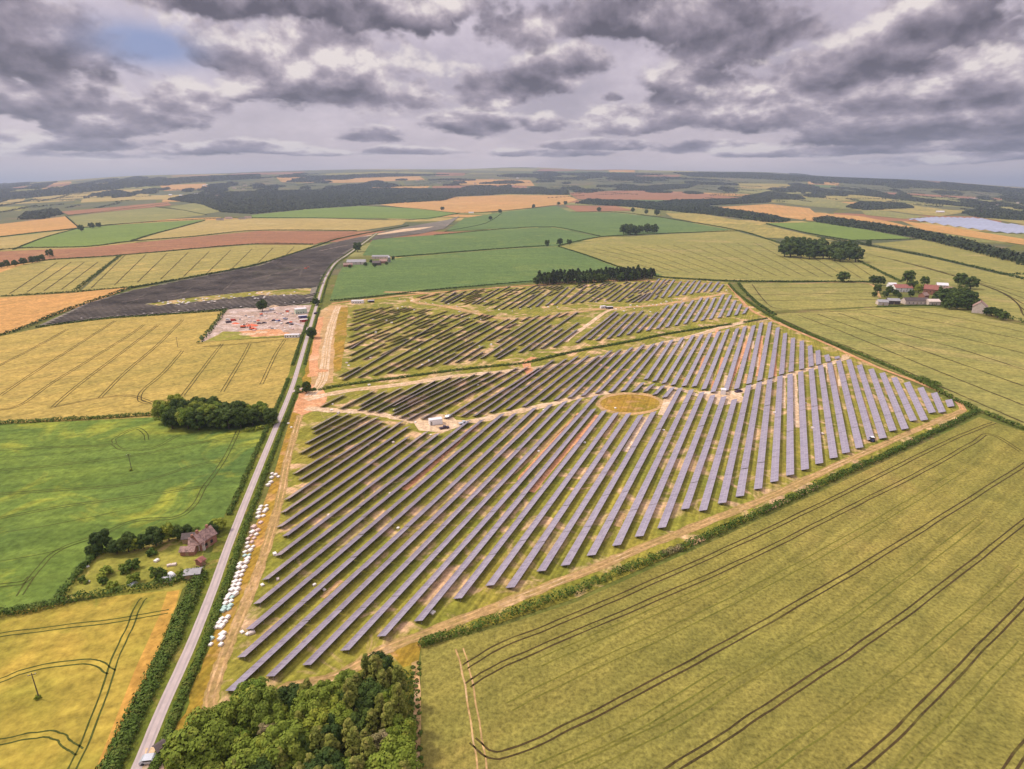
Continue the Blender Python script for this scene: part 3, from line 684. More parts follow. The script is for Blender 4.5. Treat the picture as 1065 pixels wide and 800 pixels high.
# garden trees
for i, (x, y, s, k) in enumerate([(107,574,1.1,'dark'),(98,579,.7,'dark'),(122,576,.75,'dark'),(134,574,.85,'dark'),(140,573,.75,'broad'),(150,571,.7,'dark'),(163,568,1.0,'dark'),(176,563,.9,'broad'),(185,561,.8,'dark'),(195,557,.6,'dark'),(228,552,.8,'broad'),(222,556,.7,'dark')]):
    tree(k, x, y, s*.75, f'hedgerow tree behind the cottage garden, {ordn(i+1)} from the left', 'trees along the cottage garden')
for i, (x, y, s, k) in enumerate([(111,598,1.3,'bush'),(106,603,1.,'bush'),(139,592,1.4,'shrub'),(131,596,1.,'shrub'),(140,606,1.5,'bush'),(118,613,1.2,'bush'),(163,603,1.5,'shrub'),(170,602,1.2,'shrub'),(158,578,1.1,'shrub'),(128,592,.9,'bush'),(188,600,1.1,'bush'),(86,605,.7,'shrub'),(90,607,.6,'bush'),(108,607,.8,'shrub')]):
    tree(k, x, y, s, f'small garden shrub on the cottage lawn, {ordn(i+1)} in order', 'shrubs in the cottage garden', 'shrub', 'shrub')
# ---- hedges: leafy clumps heaped along a line
def hedge(px, w, h, label, size=.4, mat='f_hedge', step=None, per=26, world=False, group=None, wig=.3, name='hedge', kind=None):
    ln = dens(smooth_line(px if world else [un(*p) for p in px]), step or w*.45)
    P = []
    for x, y in ln:
        D = math.hypot(x, y); z = 0 if D < 690 else float(zf(x, y))
        hh = h*random.uniform(.75, 1.2); ww = w*random.uniform(.8, 1.15)
        P.append(leaves((x+random.uniform(-wig, wig)*w*.4, y+random.uniform(-wig, wig)*w*.4, z+hh*.42), (ww*.55, ww*.55, hh*.58), per, size))
    me = np_mesh(name, np.concatenate(P), 4, M[mat])
    return tag(link(name, me), label, 'hedge', group, kind)
hedge([(440,671),(470,661),(520,645),(560,630),(600,615),(640,598),(690,578)], 3.4, 2.3, 'left half of the thick green hedge along the lower side of the solar farm', .33, per=70)
hedge([(708,571),(760,548),(820,521),(870,497),(920,475),(970,451),(1015,429)], 3.4, 2.3, 'right half of the thick green hedge along the lower side of the solar farm', .36, per=60)
hedge([(690,578),(699,574),(708,571)], 2.6, 1.7, 'short dry brownish stretch of hedge in the lower boundary hedge', .33, mat='f_dry', per=60)
hedge([(758,296),(766,305),(780,316),(806,332),(850,352),(900,372),(950,394),(1000,420),(1030,433),(1065,447),(1100,460)], 3.2, 2.3, 'green hedge along the upper right side of the solar farm', .42, per=45)
hedge([(958,396),(966,400),(974,403)], 4.6, 3.4, 'taller clump in the upper right boundary hedge', .42, per=60)
hedge([(-60,652),(0,641),(30,636),(62,629),(100,620),(150,613),(185,605),(204,598)], 3.2, 2.6, 'dark hedge between garden and golden wheat field', .34, per=60)
hedge([(62,624),(80,600),(92,587),(102,577),(125,570)], 2.6, 2.4, 'leafy hedge on the left side of the cottage garden', .34, per=55)
hedge([(140,567),(175,559),(205,551)], 1.6, 1.6, 'low hedge behind the cottage between garden and green field', .3, per=45)
hedge([(-60,443),(0,441),(60,438),(100,436),(160,432)], 3.0, 2.2, 'dark hedge between yellow wheat and green field at left', .4, per=45)
hedge([(258,449),(275,446),(288,440)], 3.0, 2.4, 'light green scrub at the lane end of the field clump', .4, 'f_wood', per=45)
def along(a, b, off):
    return offset_line(road_w[a:b], off)
n_r = len(road_w)
hedge(along(0, 27, 5.6), 4.4, 2.0, 'wide green hedge on the wheat field side of the lane', .36, 'f_hedge', per=60, world=True)
hedge(along(33, 52, 4.2), 2.4, 1.5, 'dark hedge between lane and green field', .34, per=45, world=True)
hedge(along(54, 64, 4.2), 2.4, 1.6, 'dark hedge between lane and yellow wheat field', .4, per=45, world=True)
hedge(along(0, 50, -3.7), 2.1, 1.4, 'long green hedge on the solar farm side of the lane', .34, 'f_hedge', per=52, world=True)
hedge(along(54, 66, -3.8), 2.0, 1.3, 'green hedge on the haul road side of the lane', .36, per=40, world=True)
hedge(along(66, 88, -4.0), 1.8, 1.2, 'thin hedge between lane and blue-green field', .5, per=20, world=True)
hedge(along(66, 96, 4.6), 2.2, 1.2, 'thin hedge on the left side of the lane by the compound', .5, per=20, world=True)
hedge([(333,406),(360,401),(420,393),(480,385),(540,379),(555,376)], 2.4, 1.6, 'left part of the hedge between the two solar blocks', .4, per=40)
hedge([(556,376),(600,366),(650,357),(700,347),(760,338)], 2.6, 1.8, 'right part of the hedge between the two solar blocks', .45, per=40)
hedge([(310,409),(322,407),(328,406)], 2.4, 1.6, 'short hedge at the site entrance beside the lane', .36, per=45)
hedge([(774,336),(785,334),(797,332)], 2.6, 1.8, 'short dark hedge at the right end of the track between solar blocks', .45, per=40)
FH = [
 ([(234,323),(222,340),(207,357)], 5, 2.4, 'dark hedge on the left side of the construction compound'),
 ([(345,313),(380,310),(450,302),(530,295),(556,293)], 2.4, 1.6, 'dark hedge between green field and upper solar block'),
 ([(680,287),(700,290),(770,293),(850,293.5),(905,294)], 2.8, 2, 'dark straight hedge along the bottom of the striped barley field'),
 ([(893,272),(915,283),(937,294)], 5, 2.8, 'thick hedge running down to the farmstead'),
 ([(581,257),(610,266),(640,277),(660,282)], 3, 2, 'dark hedge at the left edge of the striped barley field'),
 ([(581,256),(624,247),(683,243.5),(766,240.5)], 3, 2, 'dark hedge along the top of the striped barley field'),
 ([(408,268),(470,263),(530,258.5),(570,256)], 3, 2.2, 'hedge between the lower two blue-green fields'),
 ([(452,245),(530,238),(576,236.5),(624,246)], 3, 2, 'hedge between the upper two blue-green fields'),
 ([(463,241),(500,234),(512,229),(522,222)], 2.5, 1.6, 'thin hedge crossing the top blue-green field'),
 ([(594,221),(640,221),(690,227),(762,239),(800,250),(820,256)], 4, 3, 'dark hedge along the far side of the green fields'),
 ([(797,233),(840,243),(886,251),(904,255.5)], 4, 3, 'hedge below the narrow bright green field'),
 ([(886,250.5),(955,249)], 4, 2.4, 'short hedge at the right end of the bright green field'),
 ([(850,247),(904,256),(972,269),(1065,291),(1130,308)], 4.5, 3.4, 'long dark hedge crossing the barley fields right'),
 ([(1045,286),(1065,286),(1100,288)], 4, 3, 'short hedge at the right edge of the photo'),
 ([(912,320),(960,318),(1010,321)], 1.4, .9, 'low hedge in front of the farmstead'),
 ([(1022,322),(1040,328),(1065,336),(1120,352)], 5, 3.4, 'thick hedge right of the farm cottage'),
 ([(768,295),(775,304),(790,318),(806,328)], 3, 2.2, 'curving hedge beside the corner of the upper solar block'),
 ([(0,350),(30,340),(60,327),(105,311),(137,300)], 4, 3, 'dark hedge between orange field and dark solar array'),
 ([(137,300),(210,287),(262,277),(300,266),(330,256),(360,247),(425,235)], 3.2, 2.4, 'hedge along the upper edge of the dark solar array'),
 ([(38,341),(112,332),(170,328),(234,323)], 2.4, 1.8, 'hedge between dark solar array and yellow wheat'),
 ([(-60,313),(0,309),(78,304),(137,299)], 3, 2, 'hedge above the orange field at left'),
 ([(78,303),(95,290),(126,266)], 6, 3, 'thick dark hedge between two striped fields'),
 ([(0,278),(50,271),(126,266),(260,254.5),(325,254.5)], 3, 2.2, 'hedge under the brown ploughed field'),
 ([(-40,268),(14,259),(90,257),(137,251.5),(200,246.5),(270,240),(371,240.5)], 3.4, 2.6, 'hedge over the brown ploughed field'),
 ([(14,260),(48,247),(82,238)], 3.5, 2.4, 'hedge at the left end of the bright green field'),
 ([(84,237.5),(130,233),(215,228),(262,227)], 4, 3, 'hedge along the top of the bright green field'),
 ([(137,251),(165,242.5),(213,230)], 4.5, 3, 'hedge at the right end of the bright green field'),
 ([(262,227),(330,227),(425,229),(478,222)], 3.4, 2.6, 'hedge between long green and tan fields'),
 ([(375,214),(430,217),(480,222),(530,219),(582,213)], 3.4, 2.4, 'hedge along the bottom of the far orange field'),
 ([(68,225),(82,237)], 4, 3, 'short hedge between tan and pale green fields'),
 ([(0,247),(40,242),(82,238)], 3.4, 2.4, 'hedge between the two tan fields at left'),
 ([(162,215.5),(190,219),(215,224)], 4, 3, 'hedge crossing the pale green fields'),
 ([(70,224.5),(110,220),(175,212)], 4, 3, 'hedge above the pale green field at left'),
]
for px, w, h, lab in FH: hedge(px, w, h, lab, .9 if px[0][1] > 300 else 1.2, 'f_dark', step=w*.8, per=14)
# ---- far woods
def forest(polys, label, name='woodland', dens_m=9., hh=9., mat='f_far', kind='stuff', cat='woodland'):
    P = []
    for px in polys:
        W = [un(*p) for p in px]; xs = [p[0] for p in W]; ys = [p[1] for p in W]
        Dm = math.hypot(sum(xs)/len(xs), sum(ys)/len(ys)); s = dens_m*(1 if Dm < 2500 else 1.6 if Dm < 5000 else 2.6)
        nx = int((max(xs)-min(xs))/s)+1; ny = int((max(ys)-min(ys))/s)+1
        for i in range(nx):
            for j in range(ny):
                x = min(xs)+(i+random.random())*s; y = min(ys)+(j+random.random())*s
                if inpoly(x, y, W):
                    z = float(zf(x, y)) if math.hypot(x, y) > 690 else 0
                    h = hh*random.uniform(.7, 1.25)
                    P.append(leaves((x, y, z+h*.5), (s*.62, s*.62, h*.6), 12, s*.34))
    me = np_mesh(name, np.concatenate(P), 4, M[mat])
    return tag(link(name, me), label, cat, None, kind)
forest([[(175,208),(200,203),(260,200),(400,196.5),(470,197),(520,196),(590,198),(592,203),(530,202),(475,204.5),(462,209),(390,213),(330,217),(262,223),(232,221),(210,213)]], 'large dark forest stretching across the far fields')
forest([[(20,229),(28,222),(60,219),(64,223),(45,228)]], 'small dark wood among the tan fields at far left')
forest([[(600,212),(612,208),(660,210),(720,213),(800,225),(822,231),(800,232),(760,226),(700,220),(660,216)], [(700,209),(760,208),(800,207),(800,211),(735,214),(680,212)]], 'dark tree belt behind the green fields')
forest([[(845,229),(860,227),(900,233),(957,242),(1005,253),(1065,270),(1130,287),(1130,296),(1065,277),(1005,261),(957,249),(900,239),(850,232)]], 'long diagonal tree belt on the right')
forest([[(638,198),(660,195),(700,192.5),(725,192.5),(715,196),(680,199)], [(880,216),(895,211),(940,213),(950,217),(900,219)], [(1000,222),(1020,218),(1065,222),(1120,228),(1120,237),(1065,230),(1020,227)], [(770,206),(800,200),(830,204),(838,208),(800,208)]], 'far dark copses behind the brown field')
FP = []
for k in range(150):
    x = random.uniform(-60, 1120); t = random.random()**.8
    yh = float(np.interp(x, [p[0] for p in SKY], [p[1] for p in SKY]))
    y = yh+2.2+t*22
    if y > 205 and 0 < x < 1000: y = yh+2+random.random()*12
    w = random.uniform(9, 45)*(1 if t > .4 else 1.6); h = random.uniform(.5, 1.6)*(.6+t)
    sk = (x-532)*.012*random.uniform(.5, 1.2)*w/30
    FP.append([(x-w/2, y-sk*.5), (x-w/4, y-h-sk*.3), (x+w/4, y-h+sk*.3), (x+w/2, y+sk*.5), (x+w/5, y+h*.6), (x-w/4, y+h*.5)])
for px in [[(700,180),(760,180.5),(830,183),(900,187),(980,192),(1065,197),(1120,200),(1120,206),(1065,203),(960,196),(860,190),(780,186),(720,184)],
           [(-60,206),(0,202),(60,197),(130,190),(200,185),(270,182),(270,186),(200,190),(130,196),(60,203),(0,209),(-60,214)],
           [(800,196),(850,197),(930,204),(1000,212),(1065,222),(1010,216),(900,204),(840,200)],
           [(300,184),(400,181),(470,182),(400,184),(330,186)], [(560,181),(620,180),(690,182),(620,184)]]: FP.append(px)
forest(FP, 'scattered far-off woods below the skyline', dens_m=11.)
hl = []
def hedgerow_stuff():
    P = []
    for k in range(260):
        x = random.uniform(-40, 1110); yh = float(np.interp(x, [p[0] for p in SKY], [p[1] for p in SKY]))
        y = yh+4+random.random()*26; w = random.uniform(8, 40); s = random.uniform(-.12, .12)+(x-532)*.00025
        a, b = un(x-w/2, y-s*w/2), un(x+w/2, y+s*w/2)
        if math.hypot(a[0]-b[0], a[1]-b[1]) > 1800 or math.hypot(*a) < 1500: continue
        for (px_, py_) in dens([a, b], 16):
            z = float(zf(px_, py_)); P.append(leaves((px_, py_, z+3), (8, 8, 4.5), 5, 3.6))
    tag(link('hedgerows', np_mesh('hedgerows', np.concatenate(P), 4, M['f_far'])), 'thin lines of far hedgerows between the distant fields', 'hedgerow', None, 'stuff')
hedgerow_stuff()
# scrub under the corner wood and rough grass tufts by the lane
def scrub():
    P = []
    for poly, n, s in ([(182,790),(240,745),(330,716),(400,695),(430,700),(438,850),(130,860)], 420, 1.), ([(428,690),(436,690),(440,840),(430,840)], 60, .5):
        for (x, y) in scatter(poly, 1.6, n): P.append(leaves((x, y, .3*s), (1.3*s, 1.3*s, .8*s), 24, .3))
    tag(link('undergrowth', np_mesh('undergrowth', np.concatenate(P), 4, M['f_hedge'])), 'low bramble undergrowth below the corner wood', 'undergrowth', None, 'stuff')
scrub()
# ------------------------------------------------------------------ solar rows
TILT = math.radians(22); TW = 3.3; LOW = .65
cT, sT = math.cos(TILT), math.sin(TILT)
def solar_row(p, q, label, group, world=False, w=TW, part=26.):
    """p, q: pixels of the low edge at the near and far end"""
    A = p if world else un(*p, LOW); B = q if world else un(*q, LOW)
    d = math.atan2(B[1]-A[1], B[0]-A[0]); Ln = math.hypot(B[0]-A[0], B[1]-A[1])
    e = empty('solar_panel_row', (A[0], A[1], 0), d-math.pi/2); tag(e, label, 'solar panels', group)
    n = max(1, round(Ln/part)); seg = Ln/n; g = .22
    base = 0.
    for i in range(n):
        y0, y1 = i*seg+g/2, (i+1)*seg-g/2
        dz = random.uniform(-.09, .09); t = TILT+random.uniform(-.02, .02); c, s = math.cos(t), math.sin(t)
        th = .06
        v = [(0, y0, LOW+dz), (w*c, y0, LOW+dz+w*s), (w*c, y1, LOW+dz+w*s), (0, y1, LOW+dz)]
        nx, nz = -s*th, c*th
        v += [(x-nx, y, z-nz) for x, y, z in v]
        f = [(0,1,2,3), (7,6,5,4), (0,4,5,1), (1,5,6,2), (2,6,7,3), (3,7,4,0)]
        uv = [(y0+.5, .85), (y0+.5, .85+w), (y1+.5, .85+w), (y1+.5, .85)]
        uvs = uv+[(0.2, .2)]*20
        mesh_obj('panel_table', v, f, [M['solar'], M['backsheet']], e, midx=[0, 1, 1, 1, 1, 1], uvs=uvs)
    mb = MB(); k = max(2, int(Ln/4)+1)
    for i in range(k):
        y = .5+(Ln-1.)*i/(k-1)
        mb.box(.55, .65, y-.05, y+.05, 0, LOW+.55*sT/cT-.1); mb.box(w*cT-.75, w*cT-.65, y-.05, y+.05, 0, LOW+(w*cT-.7)*sT/cT-.1)
    for x in (.6, w*cT-.7): z = LOW+x*sT/cT-.1; mb.box(x-.05, x+.05, .3, Ln-.3, z-.1, z-.02)
    mb.build('mounting_frame', M['steel'], e)
LOWER = [((322,446),(349.7,431)),((323.5,450.5),(361.5,430.5)),((316,461),(372,432)),((310,471.5),(381,432.5)),((319,475),(390.4,434.5)),((303.5,493),(395.7,438.5)),((309.5,499.5),(401.6,443)),
 ((295,520),(415,439)),((291,533.5),(422,444.4)),((287,548.5),(422,455)),((293,558),(441,449.6)),((285,578.5),(453,451.5)),((272,603.5),(485,438)),((263,628.5),(499,437)),((255,655),(520,431)),((246,684),(533,430.5)),
 ((234,719),(554,424.5)),((276,704),(570.5,421)),((314,692),(585.5,418)),((353.6,677),(601,415)),((391.6,662.5),(617.8,412)),((430,646.5),(614.8,426)),((471,623),(626,427.6)),((504.5,609.5),(638,430)),((525.6,611.5),(651,430.5)),
 ((558,594.6),(663.6,432)),((583,588.6),(677,429)),((610,578),(705,404)),((636.5,568),(716.5,406)),((660,558.6),(727.3,408.6)),((683.5,549.6),(738.5,411.6)),((708,530),(750,413)),((726.5,531.5),(761,416)),((746.5,524),(776,401)),
 ((765,516.6),(787,398)),((784,509),(798,395)),((801,501.5),(808.6,391.5)),((817.5,495),(819,389.5)),((833,489),(830,387)),((848,483),(841,384)),((863,477),(850.6,380.6)),((876,471.5),(860,378)),((890,466.5),(869.5,375.5)),
 ((902,458),(880,374.5)),((914.5,456.5),(891,380)),((925,448.5),(903,384.3)),((937.5,447),(914.5,388.3)),((946.5,438),(926.8,393)),((957.8,437.7),(940,398)),((966,430),(954,403.5)),((976.5,429.3),(968,409)),((985.5,423.3),(983,416))]
MIDDLE = [((331.6,423),(356,411)),((351.7,425),(386.5,407)),((372,422),(399,407)),((370.7,426.5),(415.4,403.7)),((380.6,428),(437,397.7)),((390,429),(451.5,395.5)),((406,423),(467,392)),((407,427.5),(478,392)),((406,431.5),(493,389)),((414,434.5),(507.6,386.7)),((422,436.5),(519,386)),((437,435.5),(536,382.5)),
 ((461,435),(546.6,382)),((478,433),(559.4,382)),((491,433),(573.6,375)),((508,429),(587,373.5)),((525,426),(598.8,371)),((542,423),(610,370)),((561,417),(621,370)),((575,416.3),(633.5,365)),((589.5,414),(643,364)),((603.5,412),(655,361.5)),((618.5,409),(667,359)),((632,408),(678,358)),((645,407),(687.3,355.5)),
 ((669,395),(697,354)),((678,397),(708,351.5)),((687.5,399),(719,349)),((697,401),(728,348)),((708.5,402),(737,347)),((719,402.5),(746,345)),((729,405.5),(755,343)),((738.5,408.4),(765,342)),((752,407),(773,340)),((763,405),(782,339)),((776,399.5),(790,336)),((787,396.5),(799,335.5)),((798.6,393.6),(807,341)),((810,390),(814.5,347)),((820,387),(822.6,352)),((831,384.5),(831.6,355)),((841,381.5),(840,360)),((848.8,379.8),(848,365)),((859,376.6),(857,369.5)),((868.5,373.6),(867.8,371.2)),
 ((656.8,407.7),(666,398.5)),((668,408),(676.5,400)),((678,411),(687.5,401.5)),((688,414),(697,403.5))]
def cr(ox, oy, segs, s=7.27): return [((ox+a/s, oy+b/s), (ox+c/s, oy+d/s)) for a, b, c, d in segs]
NORTH = cr(340,290,[(190,245,295,222),(188,268,340,225),(184,295,415,215),(180,322,420,240),(160,355,500,228),(152,388,540,262),(195,392,275,345),(160,440,625,255),(150,482,400,375),(480,340,640,275),(120,525,735,260),(165,530,260,470),(160,580,765,270),(155,625,430,485),(640,440,900,350),(560,415,880,270),(260,610,390,545),(80,738,240,660),(390,580,520,515),(105,765,948,267),(225,745,1063,297),(340,728,1133,322),(445,712,1218,317),(550,695,1273,312),(660,680,1363,302),(870,645,1433,297)]) \
 + cr(460,280,[(90,705,300,580),(190,690,300,625),(400,555,720,350),(280,675,800,345),(380,660,880,330),(570,578,810,420),(870,365,940,330),(570,630,1010,325),(650,615,895,450),(735,600,1018,405),(830,590,1005,460),(580,395,655,357)]) \
 + cr(580,270,[(130,628,430,395),(220,605,445,410),(285,610,510,410),(365,598,570,400),(440,583,630,390),(515,570,665,420),(590,553,740,400),(665,540,820,350),(740,525,885,335),(810,513,940,325)]) \
 + cr(680,270,[(153,500,285,310),(220,488,350,290),(290,470,400,290),(350,462,420,360),(410,370,450,290),(415,452,515,265),(480,442,570,270),(545,432,605,310),(605,422,645,340),(665,412,695,365)])
TOP = cr(340,290,[(670,145,750,120),(700,152,850,110),(790,165,880,115),(850,175,965,100),(880,188,1018,115)]) \
 + cr(460,280,[(0,225,100,180),(10,250,170,165),(55,258,250,155),(155,265,240,235),(185,195,310,165),(215,265,420,145),(250,265,500,130),(300,275,380,235),(400,225,560,140),(375,300,690,125),(435,305,730,130),(500,300,690,190),(565,295,770,155),(635,290,820,165),(700,285,760,230),(775,275,940,135),(835,272,990,140),(905,265,1050,165)]) \
 + cr(580,270,[(30,338,210,200),(95,332,280,200),(160,328,310,235),(232,320,435,185),(340,280,470,190),(355,308,540,175),(400,315,590,170),(450,318,640,170),(505,322,625,260),(550,325,660,260),(650,220,700,175),(600,322,690,250),(660,310,800,150),(720,300,745,270),(700,225,760,145),(775,290,870,155),(830,285,925,165)]) \
 + cr(680,270,[(103,285,190,180),(160,275,255,160),(213,268,300,160),(270,262,340,160),(320,250,380,180),(370,245,425,170),(420,245,480,170),(470,245,515,190)])
def fill_rows(rows, px, pitch=5.85, keep=.85):
    W = [un(*p) for p in px]; ca, sa = math.cos(A67), math.sin(A67)
    ex = []
    for p, q_ in rows:
        a, b = un(*p, LOW), un(*q_, LOW); n = max(2, int(math.dist(a, b)/6))
        ex += [(a[0]+(b[0]-a[0])*i/n, a[1]+(b[1]-a[1])*i/n) for i in range(n+1)]
    ex = np.array(ex); S = [x*sa-y*ca for x, y in W]; T_ = [x*ca+y*sa for x, y in W]; out = []
    s_ = min(S)
    while s_ < max(S):
        t = min(T_); run = None
        while t < max(T_)+8:
            x, y = t*ca+s_*sa, t*sa-s_*ca
            ok = inpoly(x, y, W) and np.min(np.hypot(ex[:, 0]-x, ex[:, 1]-y)) > 4.7
            if ok and run is None: run = t
            if not ok and run is not None:
                if t-run > 26 and random.random() < keep:
                    a, b = (run*ca+s_*sa, run*sa-s_*ca), ((t-4)*ca+s_*sa, (t-4)*sa-s_*ca)
                    out.append((a, b)); n = max(2, int(math.dist(a, b)/6))
                    ex = np.vstack([ex]+[[(a[0]+(b[0]-a[0])*i/n, a[1]+(b[1]-a[1])*i/n)] for i in range(n+1)])
                run = None
            t += 4
        s_ += 1.4
    return out
def prep(rows, extra=()):
    r = [(un(*p, LOW), un(*q_, LOW)) for p, q_ in rows]+list(extra)
    return sorted(r, key=lambda e: (e[0][0]+e[1][0])/2*math.sin(A67)-(e[0][1]+e[1][1])/2*math.cos(A67))
LOWER = prep(LOWER); MIDDLE = prep(MIDDLE)
NORTH = prep(NORTH, fill_rows(NORTH, [(368,324),(395,318),(470,324),(560,332),(583,334),(590,348),(570,366),(520,374),(450,381),(392,391),(356,395),(358,360)]))
TOP = prep(TOP, fill_rows(TOP, [(432,308),(470,302),(556,299),(640,294),(700,291),(748,296),(735,302),(640,312),(560,322),(500,319),(460,312)]))
for blk, rows, gr in (('lower block', LOWER, 'solar panel rows of the large lower block'), ('middle block', MIDDLE, 'solar panel rows of the middle block'),
                      ('upper block', NORTH, 'solar panel rows of the upper block'), ('top strip by the plantation', TOP, 'solar panel rows of the top strip')):
    for i, (p, q) in enumerate(rows):
        solar_row(p, q, world=True, label=f'{ordn(i+1)} solar panel row from the left, {blk}', group=gr)
# gap row of dark rails at the end of middle block (cable trench cover)
# ---- neighbouring arrays, too fine to count
def array_block(polys, ang, pitch, width, mat, label, tilt=.1, holes=()):
    V, Fc = [], []
    ca, sa = math.cos(ang), math.sin(ang)
    for px in polys:
        W = [un(*p) for p in px]
        Hs = [[un(*p) for p in h] for h in holes]
        S = [-x*sa+y*ca for x, y in W]; R_ = [x*ca+y*sa for x, y in W]
        s = min(S)+pitch/2
        while s < max(S):
            t = min(R_); run = None
            while t <= max(R_)+30:
                x, y = t*ca-s*sa, t*sa+s*ca
                ins = inpoly(x, y, W) and not any(inpoly(x, y, h) for h in Hs)
                if ins and run is None: run = t
                if run is not None and (not ins or t-run > 60):
                    if t-run > 14:
                        pts = []
                        for tt in (run, t-1):
                            for o, zz in ((-width/2, .8+width*tilt), (width/2, .8)):
                                xx, yy = tt*ca-(s+o)*sa, tt*sa+(s+o)*ca
                                pts.append((xx, yy, (float(zf(xx, yy)) if math.hypot(xx, yy) > 690 else 0)+zz))
                        b = len(V); V += [pts[0], pts[2], pts[3], pts[1]]; V += [(a, b_, c-.15) for a, b_, c in (pts[0], pts[2], pts[3], pts[1])]
                        Fc += [(b, b+1, b+2, b+3), (b+7, b+6, b+5, b+4), (b, b+4, b+5, b+1), (b+1, b+5, b+6, b+2), (b+2, b+6, b+7, b+3), (b+3, b+7, b+4, b)]
                    run = t if ins else None
                t += 7
            s += pitch
    return tag(mesh_obj('solar_array', V, Fc, M[mat]), label, 'solar panels', None, 'stuff')
dark_poly = [(40,339),(90,316),(135,303),(200,290),(270,276.5),(300,265),(350,252),(420,237),(468,228.5),(478,225),(462,238),(440,243),(385,250.5),(362,262),(340,284),(332,298),(322,316),(280,320),(234,322),(112,331)]
field('bare_soil', dark_poly, 'dark_soil', 5.0)
for a_, b_, w_d in [((118,317),(150,311),5),((175,309),(232,296),3),((262,291),(318,279),3),((215,303),(262,296),3),((330,262),(372,254),3)]: ribbon('pale_soil', [a_, ((a_[0]+b_[0])/2, (a_[1]+b_[1])/2-.5), b_], w_d, 'gravel', 7, .6)
strip1 = [(150,317),(200,310),(270,303),(324,300),(322,307),(270,308),(200,315),(160,319)]
strip2 = [(262,283),(300,278),(318,277),(300,284),(285,290),(262,290)]
strip3 = [(375,247),(420,238.5),(452,236),(436,239.5),(400,244)]
field('grass_strip', strip1, 'site', 6.0); field('pale_soil', strip2, 'heath', 6.0); field('pale_soil', strip3, 'chalk', 6.0)
array_block([dark_poly], math.radians(64), 6.4, 4.6, 'solar_dark', 'dark dense solar array beyond the lane on the left', holes=[strip1, strip3])
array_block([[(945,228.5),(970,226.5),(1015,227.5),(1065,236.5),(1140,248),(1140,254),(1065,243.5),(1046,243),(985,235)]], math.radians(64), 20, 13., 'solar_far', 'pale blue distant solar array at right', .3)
# ------------------------------------------------------------------ pallets, boxes, cabins, vehicles
def pallet(px, py, s, mats, rz, label, group, world=None):
    x, y = world or un(px, py)
    e = empty('wrapped_pallet', (x, y, 0), rz); tag(e, label, 'pallet', group)
    a, b, h = 1.15*s, .9*s, random.uniform(.9, 1.3)*s
    mb = MB()
    for yy in (-b+.08, 0, b-.08): mb.box(-a, a, yy-.07, yy+.07, 0, .12)
    mb.box(-a, a, -b, b, .123, .17); mb.build('pallet_base', M['wood'], e)
    mb = MB(); t = .08
    mb.v = [(-a+.05,-b+.05,.173),(a-.05,-b+.05,.173),(a-.05,b-.05,.173),(-a+.05,b-.05,.173),(-a+.05,-b+.05,h-t),(a-.05,-b+.05,h-t),(a-.05,b-.05,h-t),(-a+.05,b-.05,h-t),(-a+.14,-b+.14,h),(a-.14,-b+.14,h),(a-.14,b-.14,h),(-a+.14,b-.14,h)]
    mb.f = [(0,3,2,1),(8,9,10,11),(0,1,5,4),(1,2,6,5),(2,3,7,6),(3,0,4,7),(4,5,9,8),(5,6,10,9),(6,7,11,10),(7,4,8,11)]
    mb.build('wrapped_load', M[mats], e)
RA = math.radians(70)
PAL = []
def cl(a, b, n, cols, mats, dx=5.5):
    for i in range(n):
        t = i/max(1, n-1)
        for c in range(cols):
            if random.random() < .1: continue
            PAL.append((a[0]+3.2+(b[0]-a[0])*t+c*dx+random.uniform(-.8, .8), a[1]+(b[1]-a[1])*t-c*1.2+random.uniform(-.8, .8), random.choice(mats)))
cl((280.5,494),(276.5,506),4,1,['wrap']); cl((284,494),(286,497),2,1,['wrap'])
cl((270,525),(265,538),5,2,['wrap']); cl((262,545),(254,566),6,2,['wrap_pink','wrap']); cl((254,570),(246,592),6,2,['wrap','wrap','wrap_teal'])
cl((246,592),(236,620),7,2,['wrap']); cl((233,624),(229,636),4,2,['wrap_teal','wrap']); cl((228,645),(222,653),3,2,['wrap']); cl((229,660),(226,671),3,1,['wrap']); cl((217,665),(214,677),3,1,['wrap_teal','wrap']); cl((223,681),(223,681),1,1,['wrap'])
PAL.sort(key=lambda p: p[1])
w = {'wrap':'white','wrap_pink':'pinkish','wrap_teal':'pale teal'}; cnt = {}
for x, y, m in PAL:
    cnt[m] = cnt.get(m, 0)+1
    pallet(x, y, random.uniform(.55, .85), m, RA+random.uniform(-.2, .2), f'{w[m]} wrapped pallet between lane and track, {ordn(cnt[m])} such from the top', 'pallets stored between lane and perimeter track')
